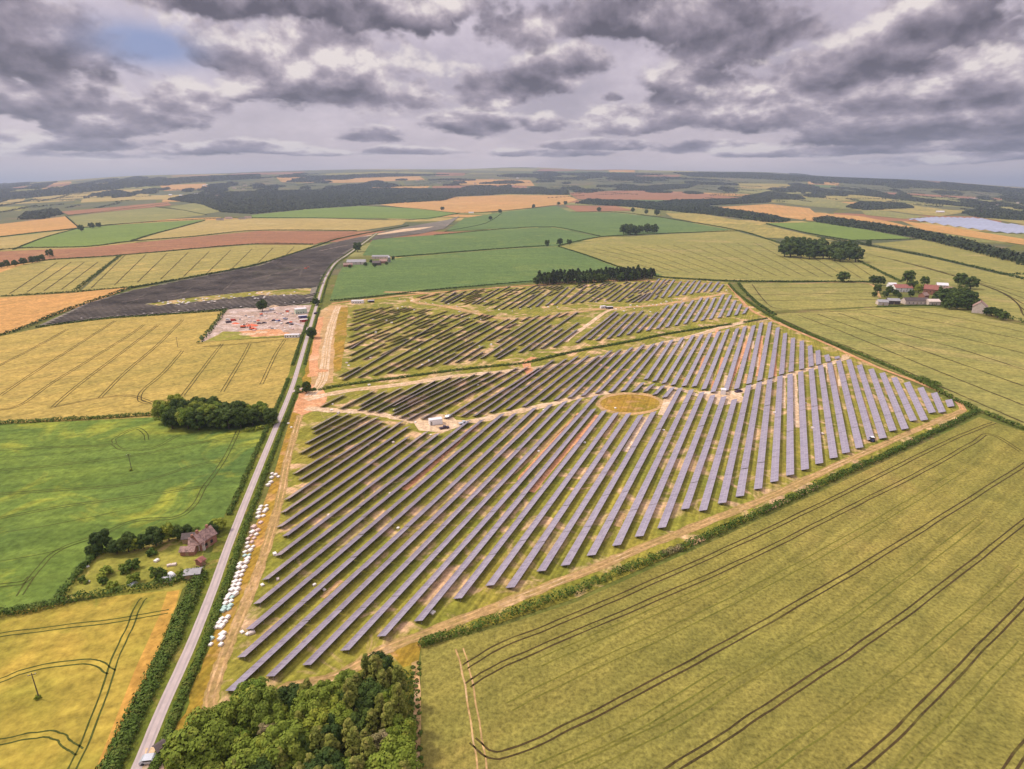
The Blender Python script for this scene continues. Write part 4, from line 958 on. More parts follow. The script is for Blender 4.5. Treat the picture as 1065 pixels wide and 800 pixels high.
# loose boxes among the rows
BX = [(345,427),(352,430),(346,421),(410,427),(383,464),(409,461),(393,477),(448,453),(497,401),(432,440),(384,401),(286,577),(273,609),(289,603),(327,609),(337,614),(252,658),(258,660),(262,659),(342,537),(350,519),(566,427),(608,461),(414,550),(406,514),(450,638),(300,441),(303,445),(560,470),(690,448),(640,425),(838,420),(845,446),(855,452),(806,430)]
NX = cr(340,290,[(550,155,0,0),(590,165,0,0),(640,170,0,0),(700,180,0,0),(750,185,0,0),(800,190,0,0),(570,215,0,0),(600,225,0,0),(660,240,0,0),(535,230,0,0),(870,205,0,0),(920,195,0,0),(985,215,0,0),(350,310,0,0),(490,335,0,0),(295,420,0,0),(370,410,0,0),(595,465,0,0),(150,640,0,0),(165,660,0,0),(330,605,0,0),(840,630,0,0),(725,655,0,0),(770,620,0,0),(700,540,0,0),(450,320,0,0)]) \
 + cr(460,280,[(150,240,0,0),(320,250,0,0),(410,225,0,0),(350,315,0,0),(430,310,0,0),(530,320,0,0),(590,305,0,0),(130,325,0,0),(150,360,0,0),(235,380,0,0),(205,370,0,0),(290,385,0,0),(670,300,0,0),(800,290,0,0),(820,200,0,0),(370,575,0,0),(280,585,0,0),(780,200,0,0),(870,290,0,0)]) \
 + cr(580,270,[(290,325,0,0),(360,320,0,0),(520,365,0,0),(550,350,0,0),(580,375,0,0),(600,355,0,0),(640,370,0,0),(480,370,0,0),(690,350,0,0),(720,345,0,0),(750,345,0,0),(780,335,0,0),(820,320,0,0),(860,310,0,0),(900,300,0,0),(700,400,0,0),(500,395,0,0),(440,380,0,0)]) \
 + cr(680,270,[(20,350,0,0),(60,340,0,0),(100,325,0,0),(140,320,0,0),(180,310,0,0),(210,320,0,0),(550,235,0,0),(425,370,0,0),(340,410,0,0),(380,330,0,0)])
BX += [p for p, _ in NX]
BX.sort(key=lambda p: p[0])
for i, (x, y) in enumerate(BX):
    pallet(x, y, random.uniform(.5, .8)*(1.25 if y < 400 else 1), random.choice(['wrap','wrap','cream']), random.uniform(0, 3), f'small pale box stack among solar rows, {ordn(i+1)} from the left', 'loose box stacks among the solar rows')
def cabin(px, py, l, w_, h, mat, rz, label, name='site_cabin', cat='cabin', win=True, group=None, z0=0.):
    x, y = un(px, py); e = empty(name, (x, y, z0), rz); tag(e, label, cat, group)
    MB().box(-l/2, l/2, -w_/2, w_/2, .15, h).build('body', M[mat], e)
    MB().box(-l/2-.06, l/2+.06, -w_/2-.06, w_/2+.06, h+.003, h+.13).build('roof', M['roof_white'], e)
    MB().box(-l/2+.2, l/2-.2, -w_/2+.2, w_/2-.2, 0, .147).build('base_frame', M['steel'], e)
    MB().box(-l/2+.5, -l/2+1.4, -w_/2-.03, -w_/2-.003, .2, 2.15).build('door', M['steel'], e)
    if win:
        for k in range(max(1, int(l/3))):
            xx = -l/2+2.2+k*2.4
            if xx+1 < l/2: MB().box(xx, xx+1., -w_/2-.03, -w_/2-.003, 1., 1.9).build('window', M['glass'], e)
    return e
cabin(313,326,11,7,5.0,'cabin_green',.5,'large pale green site cabin at the lane side of the compound')
cabin(315,331,8,3,2.7,'veh_blue',.4,'blue site cabin in front of the green one')
cabin(316,335,7,3,2.6,'veh_red',.4,'red site cabin nearest the compound entrance')
cabin(304,351,12,4,2.6,'white',.12,'long white site cabin at the front of the compound')
cabin(372,315.5,13,5,3.2,'white',.1,'white site cabin at the top left corner of the upper solar block')
cabin(386,314.8,7,3,2.6,'veh_dark',.1,'low dark container right of the white cabin in the upper block corner', 'container', 'container', False)
cabin(453,441,7,3.4,3.0,'white',A67-.8,'large white substation cabin on the diagonal site track',win=False)
cabin(627,321,6,3,2.8,'white',.4,'white cabin in the middle of the upper solar block track')
cabin(634,321.5,7,3,2.6,'veh_dark',.1,'dark container beside the white cabin in the upper block','container','container',False)
cabin(752,410,4,3,3.2,'white',1.2,'white substation cabin on the right part of the site track',win=False)
def vehicle(px, py, rz, body, label, kind='van', group=None):
    x, y = un(px, py); e = empty(kind, (x, y, 0), rz); tag(e, label, {'pickup':'pickup truck','dump_truck':'truck'}.get(kind, kind), group)
    if kind == 'car': prof = [(-2.1,.35),(2.1,.35),(2.15,.75),(1.2,.9),(.6,1.4),(-1.3,1.42),(-2.0,.95)]
    elif kind == 'van': prof = [(-2.5,.4),(2.5,.4),(2.55,1.1),(1.9,1.3),(1.3,2.1),(-2.5,2.15)]
    elif kind == 'pickup': prof = [(-2.6,.45),(2.6,.45),(2.6,.95),(1.5,1.1),(.9,1.7),(-.4,1.7),(-.5,1.05),(-2.6,1.05)]
    else: prof = [(-3.4,.7),(3.4,.7),(3.4,1.2),(3.3,2.6),(1.7,2.6),(1.6,1.1),(1.2,1.1),(1.0,2.2),(-3.4,2.4)]
    w_ = .9 if kind in ('car', 'van', 'pickup') else 1.2
    MB().prism([(a, b) for a, b in prof], -w_, w_).build('body', M[body], e)
    x0 = {'car': (-1.2, .55, .98, 1.36), 'van': (1.32, 1.75, 1.35, 1.95), 'pickup': (-.3, .85, 1.1, 1.6)}.get(kind, (1.9, 3.2, 1.7, 2.4))
    MB().box(x0[0], x0[1], -w_-.01, w_+.01, x0[2], x0[3]).build('window', M['glass'], e)
    r = .34 if w_ < 1 else .5
    for sx in (-prof[1][0]*.62, prof[1][0]*.62):
        for sy in (-1, 1):
            mb = MB(); n = 12; yy = sy*w_
            mb.v = [(sx+r*math.cos(2*math.pi*i/n), yy+o, r+r*math.sin(2*math.pi*i/n)) for o in (-.12, .06) for i in range(n)]
            mb.f = [tuple(range(n)), tuple(reversed(range(n, 2*n)))]+[(i, n+i, n+(i+1) % n, (i+1) % n) for i in range(n)]
            mb.build('wheel', M['rubber'], e)
    return e
vehicle(157,792,.15,'veh_silver','silver car parked by the lane beside the corner wood','car')
VE = [(238,336,.9,'veh_dark','van','dark van at the far left end of the compound'),(243,334,.4,'veh_red','van','red van beside the dark van in the compound'),(270,337,.2,'veh_dark','car','left dark car in the middle of the compound'),(275,336.5,.2,'veh_dark','car','right dark car in the middle of the compound'),
      (285,334,.3,'veh_dark','car','dark car left of the blue pickup in the compound'),(290,334.5,.3,'veh_blue','pickup','blue pickup truck in the compound centre'),(299,324,.2,'veh_dark','car','dark car at the far side of the compound'),(297,332,.9,'veh_blue','car','blue car behind the parked dark pickup'),
      (300,337,2.8,'veh_dark','pickup','dark pickup truck right of the compound centre'),(303,338,2.8,'veh_dark','car','black car beside the dark pickup'),(283,323,.1,'veh_white','van','white van at the far edge of the compound'),(237,333,.3,'veh_white','car','white car at the left end of the compound'),
      (329,327,1.2,'veh_dark','van','dark van driving on the lane beside the compound'),(482,441,.5,'veh_silver','pickup','silver pickup on the diagonal track beside the substation cabin'),(462,446,.4,'veh_dark','pickup','dark pickup below the substation cabin'),(467,434,1.0,'veh_silver','car','silver car just right of the substation cabin'),
      (768,408,.4,'veh_dark','pickup','dark pickup on the right part of the site track')]
for x, y, r, b, k, lab in VE: vehicle(x, y, r, b, lab, k)
def tractor(px, py, rz, label, body='veh_blue', name='tractor', cat='tractor'):
    x, y = un(px, py); e = empty(name, (x, y, 0), rz); tag(e, label, cat)
    MB().prism([(-1.8,.6),(1.9,.6),(1.9,1.4),(.4,1.5),(.4,1.6),(-1.8,1.6)], -.55, .55).build('body', M[body], e)
    MB().box(-1.5, .3, -.7, .7, 1.61, 2.55).build('cab', M['glass'], e)
    MB().box(-1.6, .4, -.8, .8, 2.553, 2.7).build('cab_roof', M['veh_white'], e)
    for sx, r in ((-1.1, .8), (1.3, .5)):
        for sy in (-1, 1):
            mb = MB(); n = 14; yy = sy*.8
            mb.v = [(sx+r*math.cos(2*math.pi*i/n), yy+o, r+r*math.sin(2*math.pi*i/n)) for o in (-.2, .2) for i in range(n)]
            mb.f = [tuple(range(n)), tuple(reversed(range(n, 2*n)))]+[(i, n+i, n+(i+1) % n, (i+1) % n) for i in range(n)]
            mb.build('wheel', M['rubber'], e)
tractor(906, 459, 1.4, 'blue tractor with white roof at the foot of a panel row by the lower hedge')
def digger(px, py, rz, label):
    x, y = un(px, py); e = empty('excavator', (x, y, 0), rz); tag(e, label, 'excavator')
    for sy in (-1, 1): MB().prism([(-2,.0),(2,.0),(2.3,.45),(2,.9),(-2,.9),(-2.3,.45)], sy*1.2-.3, sy*1.2+.3).build('track', M['rubber'], e)
    MB().box(-2.2, 1.6, -1.3, 1.3, .95, 2.0).build('body', M['orange_mesh'], e)
    MB().box(.2, 1.5, .2, 1.25, 2.003, 3.).build('cab', M['glass'], e)
    MB().bar((1.4, -.3, 1.6), (4.2, -.3, 4.4), .25).bar((4.2, -.3, 4.4), (6, -.3, 2.), .2).build('boom', M['orange_mesh'], e)
    MB().prism([(5.6,1.2),(6.6,1.4),(6.5,2.2),(5.9,2.2)], -.9, .3).build('bucket', M['steel'], e)
digger(253, 341, .3, 'orange excavator left of the compound centre'); digger(262, 343, 2.6, 'second orange excavator nearer the wheat field in the compound'); digger(318, 280, .2, 'red excavator in the dark solar array beside the lane')
# heaps and barriers in the compound
def heap(px, py, r, h, mat, label, cat='spoil heap', name='spoil_heap', group=None):
    x, y = un(px, py); n, m = 14, 5; V = [(0, 0, h)]; Fc = []
    for j in range(1, m+1):
        for i in range(n):
            k = j/m; rr = r*k*random.uniform(.85, 1.15); V.append((rr*math.cos(2*math.pi*i/n)*1.5, rr*math.sin(2*math.pi*i/n), h*(1-k)**.8*random.uniform(.8, 1.1) if j < m else -.1))
    Fc += [(0, 1+i, 1+(i+1) % n) for i in range(n)]
    for j in range(m-1):
        for i in range(n): a = 1+j*n+i; b = 1+j*n+(i+1) % n; Fc.append((a, a+n, b+n, b))
    o = mesh_obj(name, V, Fc, M[mat], loc=(x, y, 0)); return tag(o, label, cat, group)
heap(262,339,4.5,2.0,'orange_mesh','bright orange heap of fencing mesh in the compound','mesh heap','mesh_heap')
heap(245,337,3,1.5,'orange_mesh','smaller orange mesh heap beside the dark van','mesh heap','mesh_heap')
heap(272,346,5,1.6,'chalk','pale rubble heap at the front of the compound'); heap(258,348,6,1.5,'chalk','pale rubble heap nearer the hedge corner')
heap(290,342,5,1.4,'gravel','grey gravel heap behind the white cabin'); heap(296,347,4,1.3,'red_dirt','reddish soil heap at the front of the compound'); heap(284,347,5,1.2,'red_dirt','reddish soil heap left of the white cabin')
heap(285,319,4,2.,'chalk','white material heap at the far edge of the compound'); heap(335,386,4,1.2,'red_dirt','low reddish heap on the haul road')
field('bare_soil', [(212,356),(232,345),(262,346),(300,347),(302,350),(240,354)], 'garden', 7, .8)
field('bare_soil', [(248,345),(290,342),(300,349),(262,351)], 'red_dirt', 7.3, .8)
# more pallets and barriers inside the compound
CB = [(245+random.uniform(0, 62), 324+random.uniform(0, 21)) for _ in range(55)]
CB.sort()
for i, (x, y) in enumerate(CB):
    pallet(x, y, random.uniform(.7, 1.2), random.choice(['wrap','wrap','wrap_pink','orange_mesh','roof_grey']), random.uniform(0, 3), f'small material stack on the pink compound, {ordn(i+1)} from the left', 'material stacks in the compound')
AB = [(160+random.uniform(0, 160), 0) for _ in range(44)]; AB = sorted((x, 317.5-(x-160)*.085+random.uniform(-3, 3)) for x, _ in AB)
for i, (x, y) in enumerate(AB):
    pallet(x, y, 1.1, 'wrap', random.uniform(0, 3), f'pale box stack inside the dark solar array, {ordn(i+1)} from the left', 'box stacks in the dark solar array')
for i in range(26):
    x = 85+i*9.2; y = 333.5-(x-85)*.075+random.uniform(-.7, .2)
    pallet(x, y-1.5, .8, 'wrap', random.uniform(0, 3), f'white box stack at the near edge of the dark array, {ordn(i+1)} from the left', 'box stacks along the dark solar array edge')
# ------------------------------------------------------------------ buildings
def gable(px, py, l, w_, h, rh, wall, roof, rz, label, name='farm_building', cat='building', wins=2, chim=0, door='wood', group=None, parent=None, loc=None):
    if parent is None:
        x, y = un(px, py); D = math.hypot(x, y); z = 0 if D < 690 else float(zf(x, y))
        e = empty(name, (x, y, z), rz); tag(e, label, cat, group)
    a, b = l/2, w_/2
    mb = MB(); mb.box(-a, a, -b, b, -.3, h)
    mb.v += [(-a, -b, h), (-a, b, h), (-a, 0, h+rh), (a, -b, h), (a, b, h), (a, 0, h+rh)]; mb.f += [(8, 10, 9), (11, 12, 13)]
    mb.build('wall', M[wall], e)
    mb = MB(); o = .35; t = .18; k = rh/b
    for s in (-1, 1):
        v0 = len(mb.v); y1 = s*(b+o); z1 = h-k*o
        mb.v += [(-a-o, 0, h+rh+.02), (a+o, 0, h+rh+.02), (a+o, y1, z1+.02), (-a-o, y1, z1+.02), (-a-o, 0, h+rh+t), (a+o, 0, h+rh+t), (a+o, y1, z1+t), (-a-o, y1, z1+t)]
        mb.f += [tuple(v0+i for i in q) for q in ((0,1,2,3),(4,7,6,5),(0,4,5,1),(1,5,6,2),(2,6,7,3),(3,7,4,0))]
    r = mb.build('roof', M[roof], e)
    for i in range(chim):
        cxx = -a*.6+i*a*1.2
        MB().box(cxx-.4, cxx+.4, -.35, .35, h+rh-.5, h+rh+1.1).build('chimney', M['brick'], r)
    for i in range(wins):
        xx = -a+l*(i+1)/(wins+1)
        for s in (-1, 1):
            wn = MB().box(xx-.5, xx+.5, s*b-.04 if s < 0 else b+.003, -b-.003 if s < 0 else b+.04, 1., 2.2).build('window', M['glass'], e)
            if h > 4.3: MB().box(xx-.5, xx+.5, s*b-.04 if s < 0 else b+.003, -b-.003 if s < 0 else b+.04, 3.3, 4.3).build('window', M['glass'], e)
    MB().box(-.5, .5, -b-.05, -b-.003, 0, 2.1).build('door', M[door], e)
    return e
# cottage by the lane
c0 = un(217, 573)
gable(213,567,6.6,4.8,3.6,2.4,'brick','roof_pink',1.15,'main pink tiled cottage block beside the lane','cottage','house',2,2)
gable(207,570.5,4.8,3.8,2.8,1.9,'cream','roof_pink',.25,'cottage side wing with gable facing the garden','cottage','house',1,1)
gable(197,576,4.6,2.8,1.9,1.,'brick','roof_pink',.05,'low pink roofed outbuilding left of the cottage','outbuilding','outbuilding',1)
gable(198,563,4,3.2,2.2,1.2,'wood','roof_dark',.2,'small dark roofed shed behind the cottage','shed','shed',0)
gable(202,600,4.6,3.2,2.1,.7,'wood','roof_grey',.2,'grey roofed garage below the cottage garden','garage','garage',0)
gable(209,587,1.7,2.6,1.8,.7,'brick','roof_red',1.2,'small dark red shed between cottage and garage','shed','shed',0)
def tunnel(px, py, l, r, rz, mat, label, name='polytunnel', cat='polytunnel'):
    x, y = un(px, py); e = empty(name, (x, y, 0), rz); tag(e, label, cat); n = 10
    pr = [(r*math.cos(math.pi*i/n), r*.95*math.sin(math.pi*i/n)+.02) for i in range(n+1)]
    MB().prism(pr, -l/2, l/2).build('cover', M[mat], e, False)
    MB().box(-.5, .5, -l/2-.05, -l/2-.003, .05, r*.75).build('door', M['steel'], e)
tunnel(175,602,3.4,1.7,-.3,'white','white domed garden tent on the cottage lawn','garden_tent','tent')
tunnel(138,608,2.2,1.2,1.3,'veh_silver','pale blue covered trailer on the cottage lawn','covered_trailer','trailer')
for i, (x, y, m, r) in enumerate([(91,606,'wrap',.6),(181,588,'cream',.7),(176,589,'cream',.6),(91,590,'white',.5),(163,584,'wrap',.7)]):
    pallet(x, y, r, m, .3*i, ['small white crate at the left side of the cottage lawn','cream garden box right of the lawn centre','cream garden box left of its twin','white crate by the garden corner','pale crate at the end of the lawn path'][i], 'boxes in the cottage garden')
# shed by the corner wood
gable(168,782,1.7,2.1,1.8,.6,'roof_dark','roof_dark',.9,'small dark shed at the lane edge of the corner wood','shed','shed',0)
field('drive', [(150,795),(152,778),(166,776),(172,800),(172,830),(140,830)], 'chalk', 8.8, .2)
# farmstead upper right
gable(937,303,20,13,5.,3.5,'white','roof_red',-.1,'red roofed open barn of the farmstead','barn','barn',2)
gable(917,317,10,9,3.6,2.,'cream','roof_grey',-.25,'white roofed barn at the left end of the farmstead','barn','barn',1)
gable(928,316,12,9,4,2,'roof_dark','roof_grey',-.2,'low grey building right of the white barn','outbuilding','outbuilding',1)
gable(951,316,25,9,4.,2.8,'cream','roof_dark',-.03,'long dark roofed barn with pale front wall','barn','barn',5)
gable(969,317,12,9,4.2,2,'cream','cream',-.05,'pale pink building right of the long barn','outbuilding','outbuilding',2)
gable(967,306,14,11,6.5,4.5,'brick','roof_red',-.6,'red brick farmhouse behind the long barn','farmhouse','house',3,2)
gable(979,300,12,9,4.5,2.5,'cream','roof_white',-.4,'pale roofed barn behind the farmhouse','barn','barn',2)
gable(1018,325,13,12,6.5,5,'cream','roof_pink',.9,'detached pink roofed cottage right of the farmstead','cottage','house',2,2)
gable(960,311,9,7,4.5,3,'brick','roof_pink',.5,'small brick cottage between the long barn and the farmhouse','cottage','house',2,1)
gable(986,305,9,7,4.5,3,'cream','roof_pink',-.3,'small pale cottage among the garden trees','cottage','house',2,1)
gable(927,299,9,7,4,2,'white','roof_white',-.1,'small white building left of the red barn','outbuilding','outbuilding',1)
for i, (x, y, s_) in enumerate([(931,308,.8),(935,310,.7),(947,309,.9),(960,311,.7),(962,303,1.),(975,305,.9),(909,309,.7),(920,309,.8),(950,300,.9),(1026,328,.9),(1031,329,1.),(1037,331,.9),(1043,333,1.)]): tree('mid', x, y, s_, f'bushy tree tucked among the farm buildings, {ordn(i+1)} planted', 'trees among the farm buildings')
# farm by the lane
gable(371,275,30,16,4.5,3.5,'cream','roof_grey',.12,'wide grey roofed barn of the farm beside the lane','barn','barn',3)
gable(362,277.5,14,8,3.5,2.5,'brick','roof_pink',.3,'low pink roofed house by the lane bend','farmhouse','house',2,1)
gable(392,276,13,12,4.5,3,'roof_dark','roof_dark',.05,'dark open barn of the lane farm','barn','barn',1)
gable(399,274,12,10,4,3,'brick','roof_pink',.05,'reddish barn right of the dark open barn','barn','barn',1)
gable(396,269,30,8,4,2,'cream','roof_grey',.06,'long grey shed at the back of the lane farm','shed','shed',4)
def silo(px, py, r, h, label):
    x, y = un(px, py); e = empty('silo', (x, y, 0)); tag(e, label, 'silo')
    MB().cyl(0, 0, 0, h, r, r, 16).build('tank', M['steel'], e, False); MB().cyl(0, 0, h+.003, h+r*.6, r+.05, .2, 16).build('cap', M['roof_white'], e)
silo(405, 273, 2.4, 9, 'grey cylindrical silo at the right end of the lane farm')
for i, (x, y) in enumerate([(364,279),(380,277),(386,274),(402,276),(409,271),(390,278)]): tree('mid', x, y, .65, f'bushy dark tree around the lane farm, {ordn(i+1)} planted', 'trees around the lane farm')
gable(490,222,22,9,4,2,'white','roof_white',0.,'small white far building by the top green field corner','barn','barn',2)
for i, (x, y) in enumerate([(229,229.5),(238,228),(252,228.5),(258,227.5)]): gable(x, y, 24, 11, 5, 3, 'cream', ['roof_dark','roof_pink'][i % 2], .1*i, f'far farm building above the bright green field, {ordn(i+1)} from the left', 'barn', 'barn', 2, group='far farm above the bright green field')
# a scatter of far houses in the valley
HP = sorted((random.uniform(140, 260), random.uniform(193, 206)) for _ in range(16))+sorted((random.uniform(420, 560), random.uniform(184, 194)) for _ in range(10))+sorted((random.uniform(960, 1060), random.uniform(206, 222)) for _ in range(8))
for i, (x, y) in enumerate(HP): gable(x, y, random.uniform(18, 36), 14, 6, 4, 'cream', random.choice(['roof_pink','roof_white','roof_dark']), random.uniform(-.4, .4), f'tiny far building in the distant valleys, {ordn(i+1)} from the left', 'house', 'house', 0, group='tiny far buildings')
# telegraph poles
def pole(px, py, label, h=8.):
    x, y = un(px, py); e = empty('telegraph_pole', (x, y, 0), .4); tag(e, label, 'pole', 'telegraph poles in the fields')
    MB().cyl(0, 0, 0, h, .16, .1).build('post', M['bark'], e); MB().box(-.9, .9, -.06, .06, h-.6, h-.45).build('crossarm', M['bark'], e)
    MB().cyl(-.7, 0, h-.447, h-.25, .06, .05).cyl(.7, 0, h-.447, h-.25, .06, .05).build('insulator', M['white'], e)
pole(41,727,'telegraph pole standing in the golden wheat field'); pole(137,489,'telegraph pole standing in the green field'); pole(185,361,'telegraph pole in the yellow wheat near the dark array')
tree('bush', 40, 727, .5, 'dark bush at the foot of the pole in the golden wheat', None, 'bush', 'bush'); tree('bush', 136, 490, .45, 'dark bush at the foot of the pole in the green field', None, 'bush', 'bush')
# ------------------------------------------------------------------ haze
def haze():
    m = bpy.data.materials.new('haze_air'); m.use_nodes = True; nt = m.node_tree
    nt.nodes.remove(nt.nodes['Principled BSDF'])
    v = nt.nodes.new('ShaderNodeVolumePrincipled'); v.inputs['Color'].default_value = (.46,.55,.76,1); v.inputs['Density'].default_value = HAZE; v.inputs['Anisotropy'].default_value = .2
    nt.links.new(v.outputs[0], nt.nodes['Material Output'].inputs['Volume'])
    o = MB().box(-DMAX*1.02*3, DMAX*3.06, -DMAX*3.06, DMAX*3.06, -320, 620).build('haze', m)
    tag(o, kind='stuff', label='thin blue haze over the distant country'); o['category'] = 'haze'
HAZE = 8e-5
haze()
# ------------------------------------------------------------------ sky, sun, camera
UPG = 2.6
SUN_EL, SUN_AZ = math.radians(52), math.radians(-75)   # azimuth from +Y towards +X
wd = bpy.data.worlds.new('World'); bpy.context.scene.world = wd; wd.use_nodes = True
nt = wd.node_tree; bg = nt.nodes['Background']; bg.inputs['Strength'].default_value = .1
sky = nt.nodes.new('ShaderNodeTexSky'); sky.sky_type = 'NISHITA'; sky.sun_disc = False; sky.sun_elevation = SUN_EL; sky.sun_rotation = SUN_AZ
sky.altitude = 120; sky.dust_density = 1.5
tc = nt.nodes.new('ShaderNodeTexCoord'); D0 = tc.outputs['Generated']
sep = nt.nodes.new('ShaderNodeSeparateXYZ'); nt.links.new(D0, sep.inputs[0])
dx, dy, dz = sep.outputs
def vec(x, y, z):
    c = nt.nodes.new('ShaderNodeCombineXYZ')
    for i, v in enumerate((x, y, z)):
        if hasattr(v, 'is_output'): nt.links.new(v, c.inputs[i])
        else: c.inputs[i].default_value = v
    return c.outputs[0]
def m_(op, a, b=None, clamp=False): return maths(nt, op, a, b, clamp)
def unit(px, py):
    a, b, c = ray(px, py); n = math.sqrt(a*a+b*b+c*c); return a/n, c/n
zz = m_('MAXIMUM', dz, 0.0)
w_ = m_('MULTIPLY', 2.1, m_('LOGARITHM', m_('ADD', zz, .09), math.e))
P = vec(m_('MULTIPLY', dx, 5.2), m_('MULTIPLY', dy, 5.2), w_)
P2 = vec(m_('MULTIPLY', dx, 5.2), m_('MULTIPLY', dy, 5.2), m_('ADD', w_, .16))
warp = noise_node(nt, 1.6, 2, .5, P).outputs['Color']
nA = noise_node(nt, 1.8, 7, .53, P, dist=.1).outputs[0]; nB = noise_node(nt, 1.8, 5, .50, P2, dist=.1).outputs[0]
bA = m_('MULTIPLY', m_('ABSOLUTE', m_('SUBTRACT', noise_node(nt, 4.2, 3, .55, P).outputs[0], .5)), .6)
dens_n = m_('ADD', nA, bA)
relief = m_('MULTIPLY', m_('SUBTRACT', nA, nB), 4.6)
CS = 3.1   # the sky node is physically bright, so clouds are given in the same scale
def cc(r, g, b): return (r*CS, g*CS, b*CS)
# one cumulus: a heap with a flat, darker base, its edge broken by the shared noise
g = bpy.data.node_groups.new('cumulus', 'ShaderNodeTree')
for nm, ty in (('Prev','NodeSocketColor'),('dx','NodeSocketFloat'),('dz','NodeSocketFloat'),('a','NodeSocketFloat'),('c','NodeSocketFloat'),('rx','NodeSocketFloat'),('ry','NodeSocketFloat'),('tone','NodeSocketFloat'),('warp','NodeSocketVector'),('n','NodeSocketFloat'),('relief','NodeSocketFloat')):
    g.interface.new_socket(nm, in_out='INPUT', socket_type=ty)
g.interface.new_socket('Color', in_out='OUTPUT', socket_type='NodeSocketColor')
gi = g.nodes.new('NodeGroupInput'); go = g.nodes.new('NodeGroupOutput'); I = gi.outputs
def q(op, a, b=None, clamp=False): return maths(g, op, a, b, clamp)
ws = g.nodes.new('ShaderNodeSeparateXYZ'); g.links.new(I['warp'], ws.inputs[0])
u = q('ADD', q('DIVIDE', q('SUBTRACT', I['dx'], I['a']), I['rx']), q('MULTIPLY', q('SUBTRACT', ws.outputs[0], .5), 1.5))
w = q('ADD', q('DIVIDE', q('SUBTRACT', I['dz'], I['c']), I['ry']), q('MULTIPLY', q('SUBTRACT', ws.outputs[1], .5), 1.2))
wb = q('ADD', w, q('MULTIPLY', q('MINIMUM', w, 0.), .8))
r = q('SQRT', q('ADD', q('MULTIPLY', u, u), q('MULTIPLY', wb, wb)))
d = q('ADD', q('SUBTRACT', 1.28, r), q('MULTIPLY', q('SUBTRACT', I['n'], .55), 2.6))
al = g.nodes.new('ShaderNodeMapRange'); al.interpolation_type = 'SMOOTHSTEP'; al.inputs['From Min'].default_value = 0; al.inputs['From Max'].default_value = .5; g.links.new(d, al.inputs['Value'])
lit = q('ADD', q('ADD', q('MULTIPLY', w, .36), I['tone']), q('SUBTRACT', I['relief'], q('MULTIPLY', q('MINIMUM', d, 1.), .16)), False)
lit = q('ADD', lit, q('MULTIPLY', q('SUBTRACT', 1., al.outputs[0]), .22), False)
lit = q('ADD', q('MULTIPLY', lit, .74), .26, True)
cr_ = ramp(g, lit, [(0, cc(.135,.118,.155)), (.35, cc(.29,.25,.31)), (.62, cc(.47,.40,.47)), (.85, cc(.80,.69,.74)), (1, cc(1.12,1.0,.96))])
g.links.new(mix(g, al.outputs[0], I['Prev'], cr_.outputs[0]), go.inputs[0])
def cumulus(prev, px, py, rx, ry, tone):
    n = nt.nodes.new('ShaderNodeGroup'); n.node_tree = g; a, c = unit(px, py)
    for nm, v in (('Prev', prev), ('dx', dx), ('dz', dz), ('warp', warp), ('n', dens_n), ('relief', relief)): nt.links.new(v, n.inputs[nm])
    for nm, v in (('a', a), ('c', c), ('rx', rx/F*.86), ('ry', ry/F), ('tone', tone)): n.inputs[nm].default_value = v
    return n.outputs[0]
# thin high cloud veiling the blue
veil = mix(nt, .93, sky.outputs[0], cc(.76,.65,.73))
hi = ramp(nt, noise_node(nt, .8, 5, .6, P2).outputs[0], [(.38, (.68,.68,.72)), (.5, (.88,.86,.88)), (.62, (1.15,1.12,1.1))])
veil = mix(nt, 1., veil, hi.outputs[0], 'MULTIPLY')
ba, bc = unit(150, 47)
uu = m_('DIVIDE', m_('SUBTRACT', dx, ba), 34/F); vv = m_('DIVIDE', m_('SUBTRACT', dz, bc), 12/F)
blue = m_('MULTIPLY', m_('EXPONENT', m_('MULTIPLY', m_('ADD', m_('MULTIPLY', uu, uu), m_('MULTIPLY', vv, vv)), -1.)), 1.3)
allc = mix(nt, m_('MULTIPLY', blue, .95, True), veil, cc(.30,.40,.72))
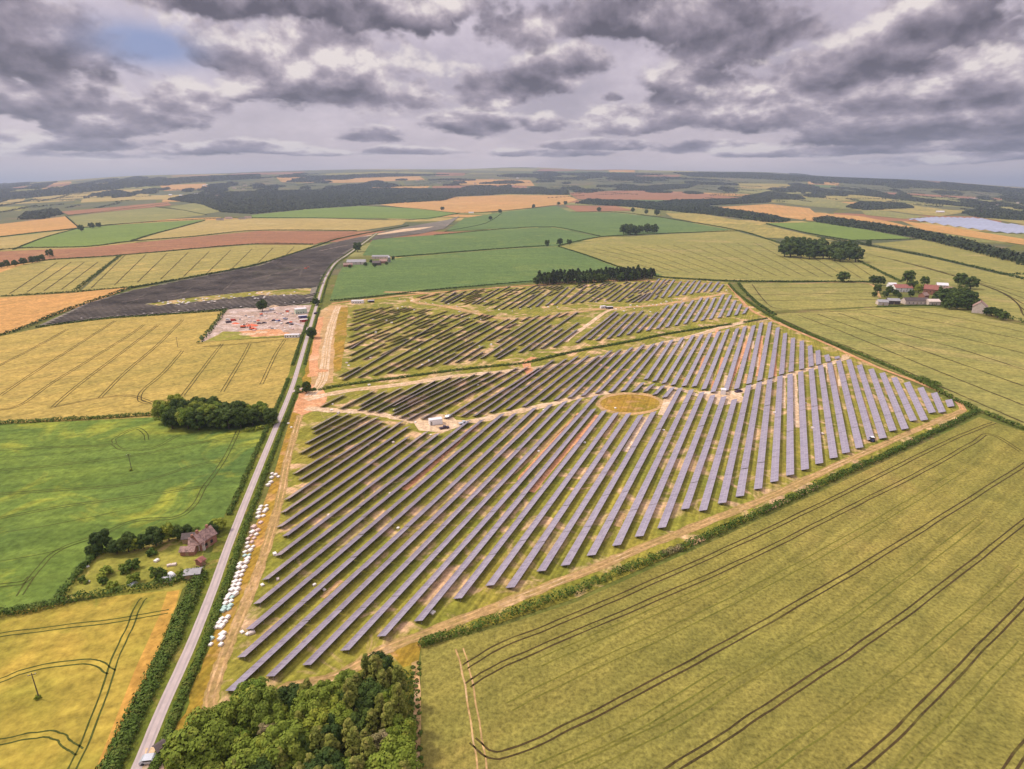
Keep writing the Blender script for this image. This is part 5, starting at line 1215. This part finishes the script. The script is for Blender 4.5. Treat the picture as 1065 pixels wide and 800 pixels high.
# pale band low on the horizon
hz = m_('EXPONENT', m_('MULTIPLY', zz, -20.))
allc = mix(nt, m_('MULTIPLY', hz, .75), allc, cc(1.5,1.22,1.15))
for c_ in [(90,160,70,6,.8),(200,158,45,7,.5),(280,155,60,7,.55),(345,160,45,5,.6),(60,150,70,9,.6),(430,158,60,5,.6),(565,160,60,5,.6),(625,152,60,6,.5),(735,155,60,7,.45),(880,158,90,6,.6),(1000,165,90,6,.6),
           (375,142,34,8,.55),(490,133,45,14,.5),(569,129,34,10,.42),(640,103,16,7,.4),(663,124,55,17,.42),(545,96,66,22,.45),(600,70,42,20,.42),(920,142,75,11,.35),(1045,147,75,12,.28),(780,118,95,20,.30),(742,88,70,34,.36),
           (430,12,48,30,.22),(650,18,135,32,.16),(765,34,85,38,.26),(105,128,55,22,.45),(40,112,75,26,.38),(195,102,34,20,.42),(232,58,32,24,.46),(340,98,95,24,.38),(330,66,100,40,.66),(390,22,60,26,.22),(240,6,130,17,.18),
           (40,60,86,44,.22),(840,122,105,22,.28),(830,90,75,30,.52),(1010,112,105,26,.16),(975,58,85,54,.34),(1032,78,50,24,.55)]:
    allc = cumulus(allc, *c_)
allc = mix(nt, m_('MULTIPLY', blue, .75, True), allc, cc(.36,.44,.72))
# the rest of the sky, overhead and behind
ov = ramp(nt, m_('ADD', dens_n, m_('MULTIPLY', m_('SUBTRACT', zz, .34), .6)), [(.5, (0,0,0)), (.62, (1,1,1))])
side = m_('MULTIPLY', m_('MAXIMUM', m_('SUBTRACT', dz, .26), m_('SUBTRACT', .45, dy)), 8., True)
allc = mix(nt, m_('MULTIPLY', m_('MULTIPLY', ov.outputs[0], side), .85), allc, cc(.42,.38,.42))
# overcast skies are brighter overhead
up = m_('MULTIPLY', m_('SUBTRACT', dz, .30), 2.2, True)
gain = m_('ADD', 1., m_('MULTIPLY', up, UPG))
gn = nt.nodes.new('ShaderNodeVectorMath'); gn.operation = 'SCALE'; nt.links.new(allc, gn.inputs[0]); nt.links.new(gain, gn.inputs['Scale'])
nt.links.new(gn.outputs[0], bg.inputs['Color']); bg.inputs['Strength'].default_value = .15
sd = bpy.data.lights.new('sun', 'SUN'); sd.energy = 2.0; sd.angle = math.radians(8); sd.color = (1, .89, .72)
so = bpy.data.objects.new('sun', sd); C.objects.link(so)
sv = Vector((math.sin(SUN_AZ)*math.cos(SUN_EL), math.cos(SUN_AZ)*math.cos(SUN_EL), math.sin(SUN_EL)))
so.rotation_euler = sv.to_track_quat('Z', 'Y').to_euler()
cd = bpy.data.cameras.new('camera'); co = bpy.data.objects.new('camera', cd); C.objects.link(co)
cd.sensor_fit = 'HORIZONTAL'; cd.sensor_width = 36; cd.lens = 36*F/1065.; cd.clip_start = .5; cd.clip_end = 60000
co.location = (0, 0, H); co.rotation_euler = (math.pi/2-PITCH, 0, 0)
sc = bpy.context.scene; sc.camera = co
sc.view_settings.view_transform = 'Standard'; sc.view_settings.look = 'None'; sc.view_settings.exposure = .75; sc.view_settings.gamma = 1
sc.cycles.max_bounces = 5; sc.cycles.diffuse_bounces = 2; sc.cycles.volume_bounces = 1; sc.cycles.use_denoising = True
